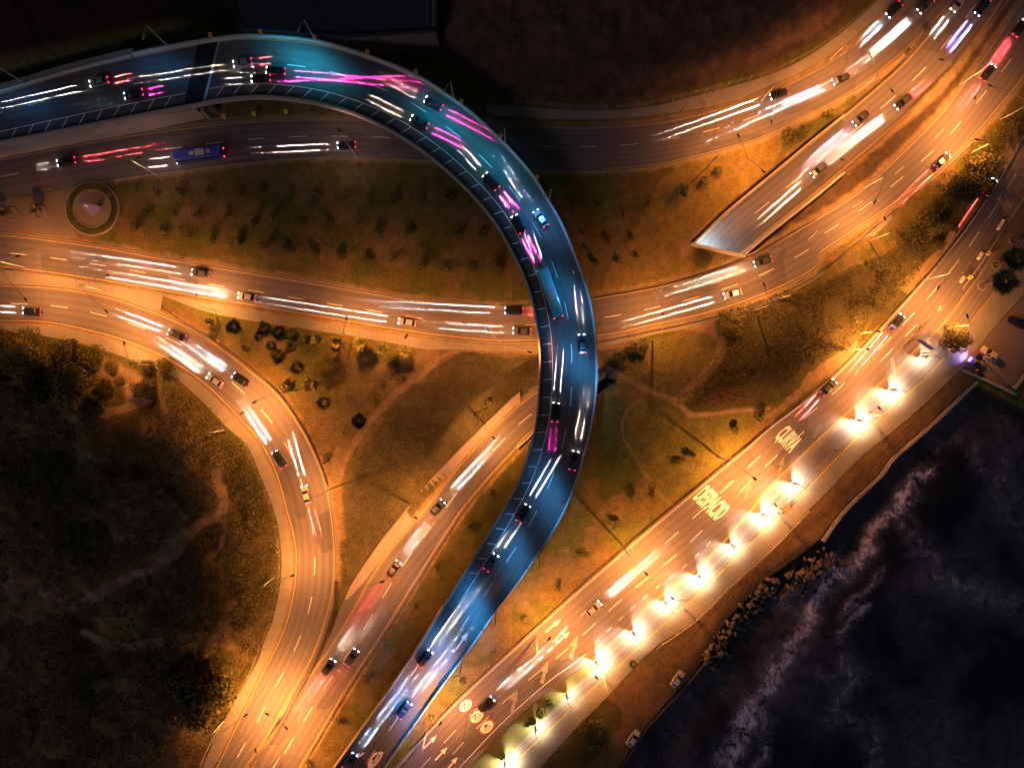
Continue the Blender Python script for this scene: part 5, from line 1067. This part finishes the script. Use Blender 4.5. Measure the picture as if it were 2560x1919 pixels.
for (x0, y0, x1, y1, lb) in ((2255,868,2282,838,'low hedge trough beside the coast road, lower of two'), (2287,830,2313,806,'low hedge trough beside the coast road, upper of two')):
    p, q = G(x0, y0), G(x1, y1); d = q-p; t = E('hedge_trough', (p+q)/2, math.atan2(d.y, d.x)); T(t, lb, 'planter'); L_ = d.length; MB().box((0, 0, .15), (L_, .5, .4)).build('trough', M['kerb'], t); rs = np.random.RandomState(int(x0)); leaves('plants', np.stack([(rs.rand(160)-.5)*L_, (rs.rand(160)-.5)*.4, .35+.4*rs.rand(160)], 1), .25, M['leaf_dark'], t, 2)
sg = E('sign_gantry', G(2288, 884)); T(sg, 'cantilever road sign with a grey-blue panel over the service road', 'road sign')
MB().tube([(0, 0, -.1), (0, 0, 5.6)], [.16, .11], 10).build('post', M['steel'], sg, True); e = P(2330, 878, 5.7)-sg.location; MB().tube([(0, 0, 5.5), tuple(e)], .08, 8).build('beam', M['steel'], sg)
a, b = P(2298, 850, 6.2)-sg.location, P(2331, 873, 6.2)-sg.location; d = b-a; sp = MB().box((0, 0, 0), (d.length, .25, 1.5), math.atan2(d.y, d.x)).build('panel', M['signblue'], sg, False, tuple((a+b)/2)); MB().tube([tuple(e), tuple(b)], .07, 7).build('bracket', M['steel'], sg)
kt = E('vendor_cart', G(2424, 903)); T(kt, 'vendor cart with a glowing violet sign and two dark umbrellas at the plaza corner', 'cart'); MB().box((0, 0, .75), (1.6, 1.1, .9), .7).box((0, 0, .28), (1.2, .8, .12), .7).build('body', M['signblue'], kt); MB().box((-.75, .45, 1.35), (1.0, .3, .5), .9).build('sign', M['purple'], kt)
for x, y in ((.9, .9), (.5, -.9)):
    u = MB(); u.v.append((x, y, 2.5)); u.v += [(x+math.cos(t_)*.85, y+math.sin(t_)*.85, 2.12) for t_ in np.linspace(0, 6.283, 9)[:-1]]; u.f += [(0, 1+k, 1+(k+1) % 8) for k in range(8)]; u.tube([(x, y, 0), (x, y, 2.45)], .03, 6); u.build('umbrella', PAINT['navy'], kt)
for q in (-.5, .5): MB().tube([(q, -.42, .25), (q, -.5, .25)], .25, 12).build('wheel', M['tyre'], kt)
l = spot('sign_light', kt, (-1.3, .8, 1.5), (-.6, .5, -.6), 900, (.4, .3, 1), R(150), .5, .1)
mc = E('motorcycle', G(2449, 931), R(-25)); T(mc, 'dark motorcycle parked by the plaza wall', 'motorcycle')
for q in (-.65, .65): w = MB().tube([(q, -.06, .31), (q, .06, .31)], .31, 14).build('wheel', M['tyre'], mc); MB().tube([(q, -.065, .31), (q, .065, .31)], .17, 10).build('rim', M['rim'], w)
MB().box((0, 0, .55), (.7, .26, .34)).build('engine', M['darkmetal'], mc); MB().ell((.15, 0, .82), (.34, .17, .15)).build('tank', PAINT['navy'], mc); MB().box((-.4, 0, .83), (.6, .24, .1), 0, .8).build('seat', M['tyre'], mc); MB().tube([(.4, -.36, 1.05), (.5, 0, .95), (.4, .36, 1.05)], .025, 6).tube([(.5, 0, .95), (.65, 0, .31)], .04, 6).build('handlebar', M['steel'], mc)
lp = E('leaning_pole', G(2449, 894)); T(lp, 'tall bare pale pole standing between the beige car and the vendor cart', 'pole'); MB().tube([(0, 0, -.2), (0, 0, 7.5)], [.13, .08], 9).build('shaft', M['palepole'], lp, True)
bx = MB(); 
for (x, y, lb) in ((1972,1255,'low pale kiosk box on the service road pavement'), (1944,1276,'pale litter bin on the service road pavement')):
    t = E('utility_cabinet', G(x, y), R(40)); T(t, lb, 'cabinet'); MB().box((0, 0, .5), (1.3, .7, 1.0)).build('body', M['palepole'], t); MB().box((0, 0, 1.03), (1.4, .8, .07)).build('lid', M['steel'], t)
# dark flat-roofed building and the slab with props on the cliff ledge
bd = E('building', P(960, 30, 0)); T(bd, 'dark flat-roofed building with raised roof edges at the top of the picture', 'building'); bl = lambda x, y, z: P(x, y, z)-bd.location
rq = [(560,-60),(1090,-60),(1090,78),(860,92),(600,74)]; n_ = M['darkcon']; M['roof'] = concrete('dark_roofing', (.018, .02, .035), (.03, .034, .05))
MB().prism([bl(*p, 9) for p in rq[::-1]], -2, 9.0).build('wall', n_, bd); 
def inset(f): c = np.mean(rq, 0); return [(c[0]+(p[0]-c[0])*f, c[1]+(p[1]-c[1])*f) for p in rq]
MB().prism([bl(*p, 9) for p in inset(.96)[::-1]], 8.5, 9.05).build('roof', M['roof'], bd)
for i in range(5):
    p, q = bl(*rq[i], 9.3), bl(*rq[(i+1) % 5], 9.3); d = q-p; MB().box(((p+q)/2+Vector((0, 0, .1))), (d.length, .4, .75), math.atan2(d.y, d.x)).build('parapet', M['roof'], bd)
p, q = bl(1068, -60, 9.2), bl(1068, 66, 9.2); d = q-p; MB().box((p+q)/2, (d.length, .25, .35), math.atan2(d.y, d.x)).build('roof_kerb', n_, bd)
for x, y, z in ((918,108,3), (1002,104,3), (1078,98,3)):
    g = P(x, y, z); MB().tube([g-bd.location+Vector((0, 0, -4)), g-bd.location+Vector((0, 0, 3.6))], .35, 8).build('prop', M['slope'], bd)
# person crossing the service road
pp = E('person', G(2086, 1126)); T(pp, 'person in dark clothes walking across the service road', 'person', None); pp.rotation_euler = (0, 0, R(225))
def skin_body(name, pts, edges, rad, m, parent):
    me = bpy.data.meshes.new(name); me.from_pydata(pts, edges, []); o = bpy.data.objects.new(name, me); COL.objects.link(o); o.parent = parent
    o.modifiers.new('skin', 'SKIN'); sv = me.skin_vertices[0] if len(me.skin_vertices) else None
    for i, r in enumerate(rad): sv.data[i].radius = (r, r)
    sv.data[0].use_root = True; o.modifiers.new('sub', 'SUBSURF').levels = 1; o.modifiers['sub'].render_levels = 1; me.materials.append(m); return o
bpts = [(0,0,.95),(0,0,1.2),(.02,0,1.42),(.04,0,1.55),(.06,0,1.68),(0,.1,.9),(.16,.1,.5),(.05,.1,.08),(.2,.1,.03),(0,-.1,.9),(-.08,-.1,.5),(-.25,-.1,.12),(-.12,-.1,.04),(.02,.2,1.4),(-.08,.26,1.12),(.08,.27,.88),(.02,-.2,1.4),(.1,-.26,1.12),(.24,-.26,.92)]
bed = [(0,1),(1,2),(2,3),(3,4),(0,5),(5,6),(6,7),(7,8),(0,9),(9,10),(10,11),(11,12),(2,13),(13,14),(14,15),(2,16),(16,17),(17,18)]
try:
    skin_body('body', bpts, bed, [.15,.15,.16,.065,.105,.1,.075,.05,.045,.1,.075,.05,.045,.07,.05,.04,.07,.05,.04], M['cloth'], pp)
except Exception as ex:
    print('skin', ex); MB().tube([(0, 0, .1), (0, 0, .9), (0, 0, 1.4), (0, 0, 1.6)], [.12, .17, .2, .08], 10).ell((0, 0, 1.68), (.11, .1, .13)).build('body', M['cloth'], pp, True)
MB().ell((.05, 0, 1.73), (.115, .105, .1)).build('hair', M['tyre'], pp, True)
# sign bits along the paths: litter and stones
rs = np.random.RandomState(12)
for i in range(26):
    x, y = ((900+rs.rand()*300, 1000+rs.rand()*350) if i < 12 else (1680+rs.rand()*110, 860+rs.rand()*60) if i < 19 else (1785+rs.rand()*25, 935+rs.rand()*45))
    o = bpy.data.objects.new('stone', RK[i % 6]); COL.objects.link(o); o.location = G(x, y, .1); s_ = .14+.2*rs.rand(); o.scale = (s_, s_, s_*.7); T(o, 'small pale stone lying in the grass near the footpaths', 'stone', 'stones in the grass')
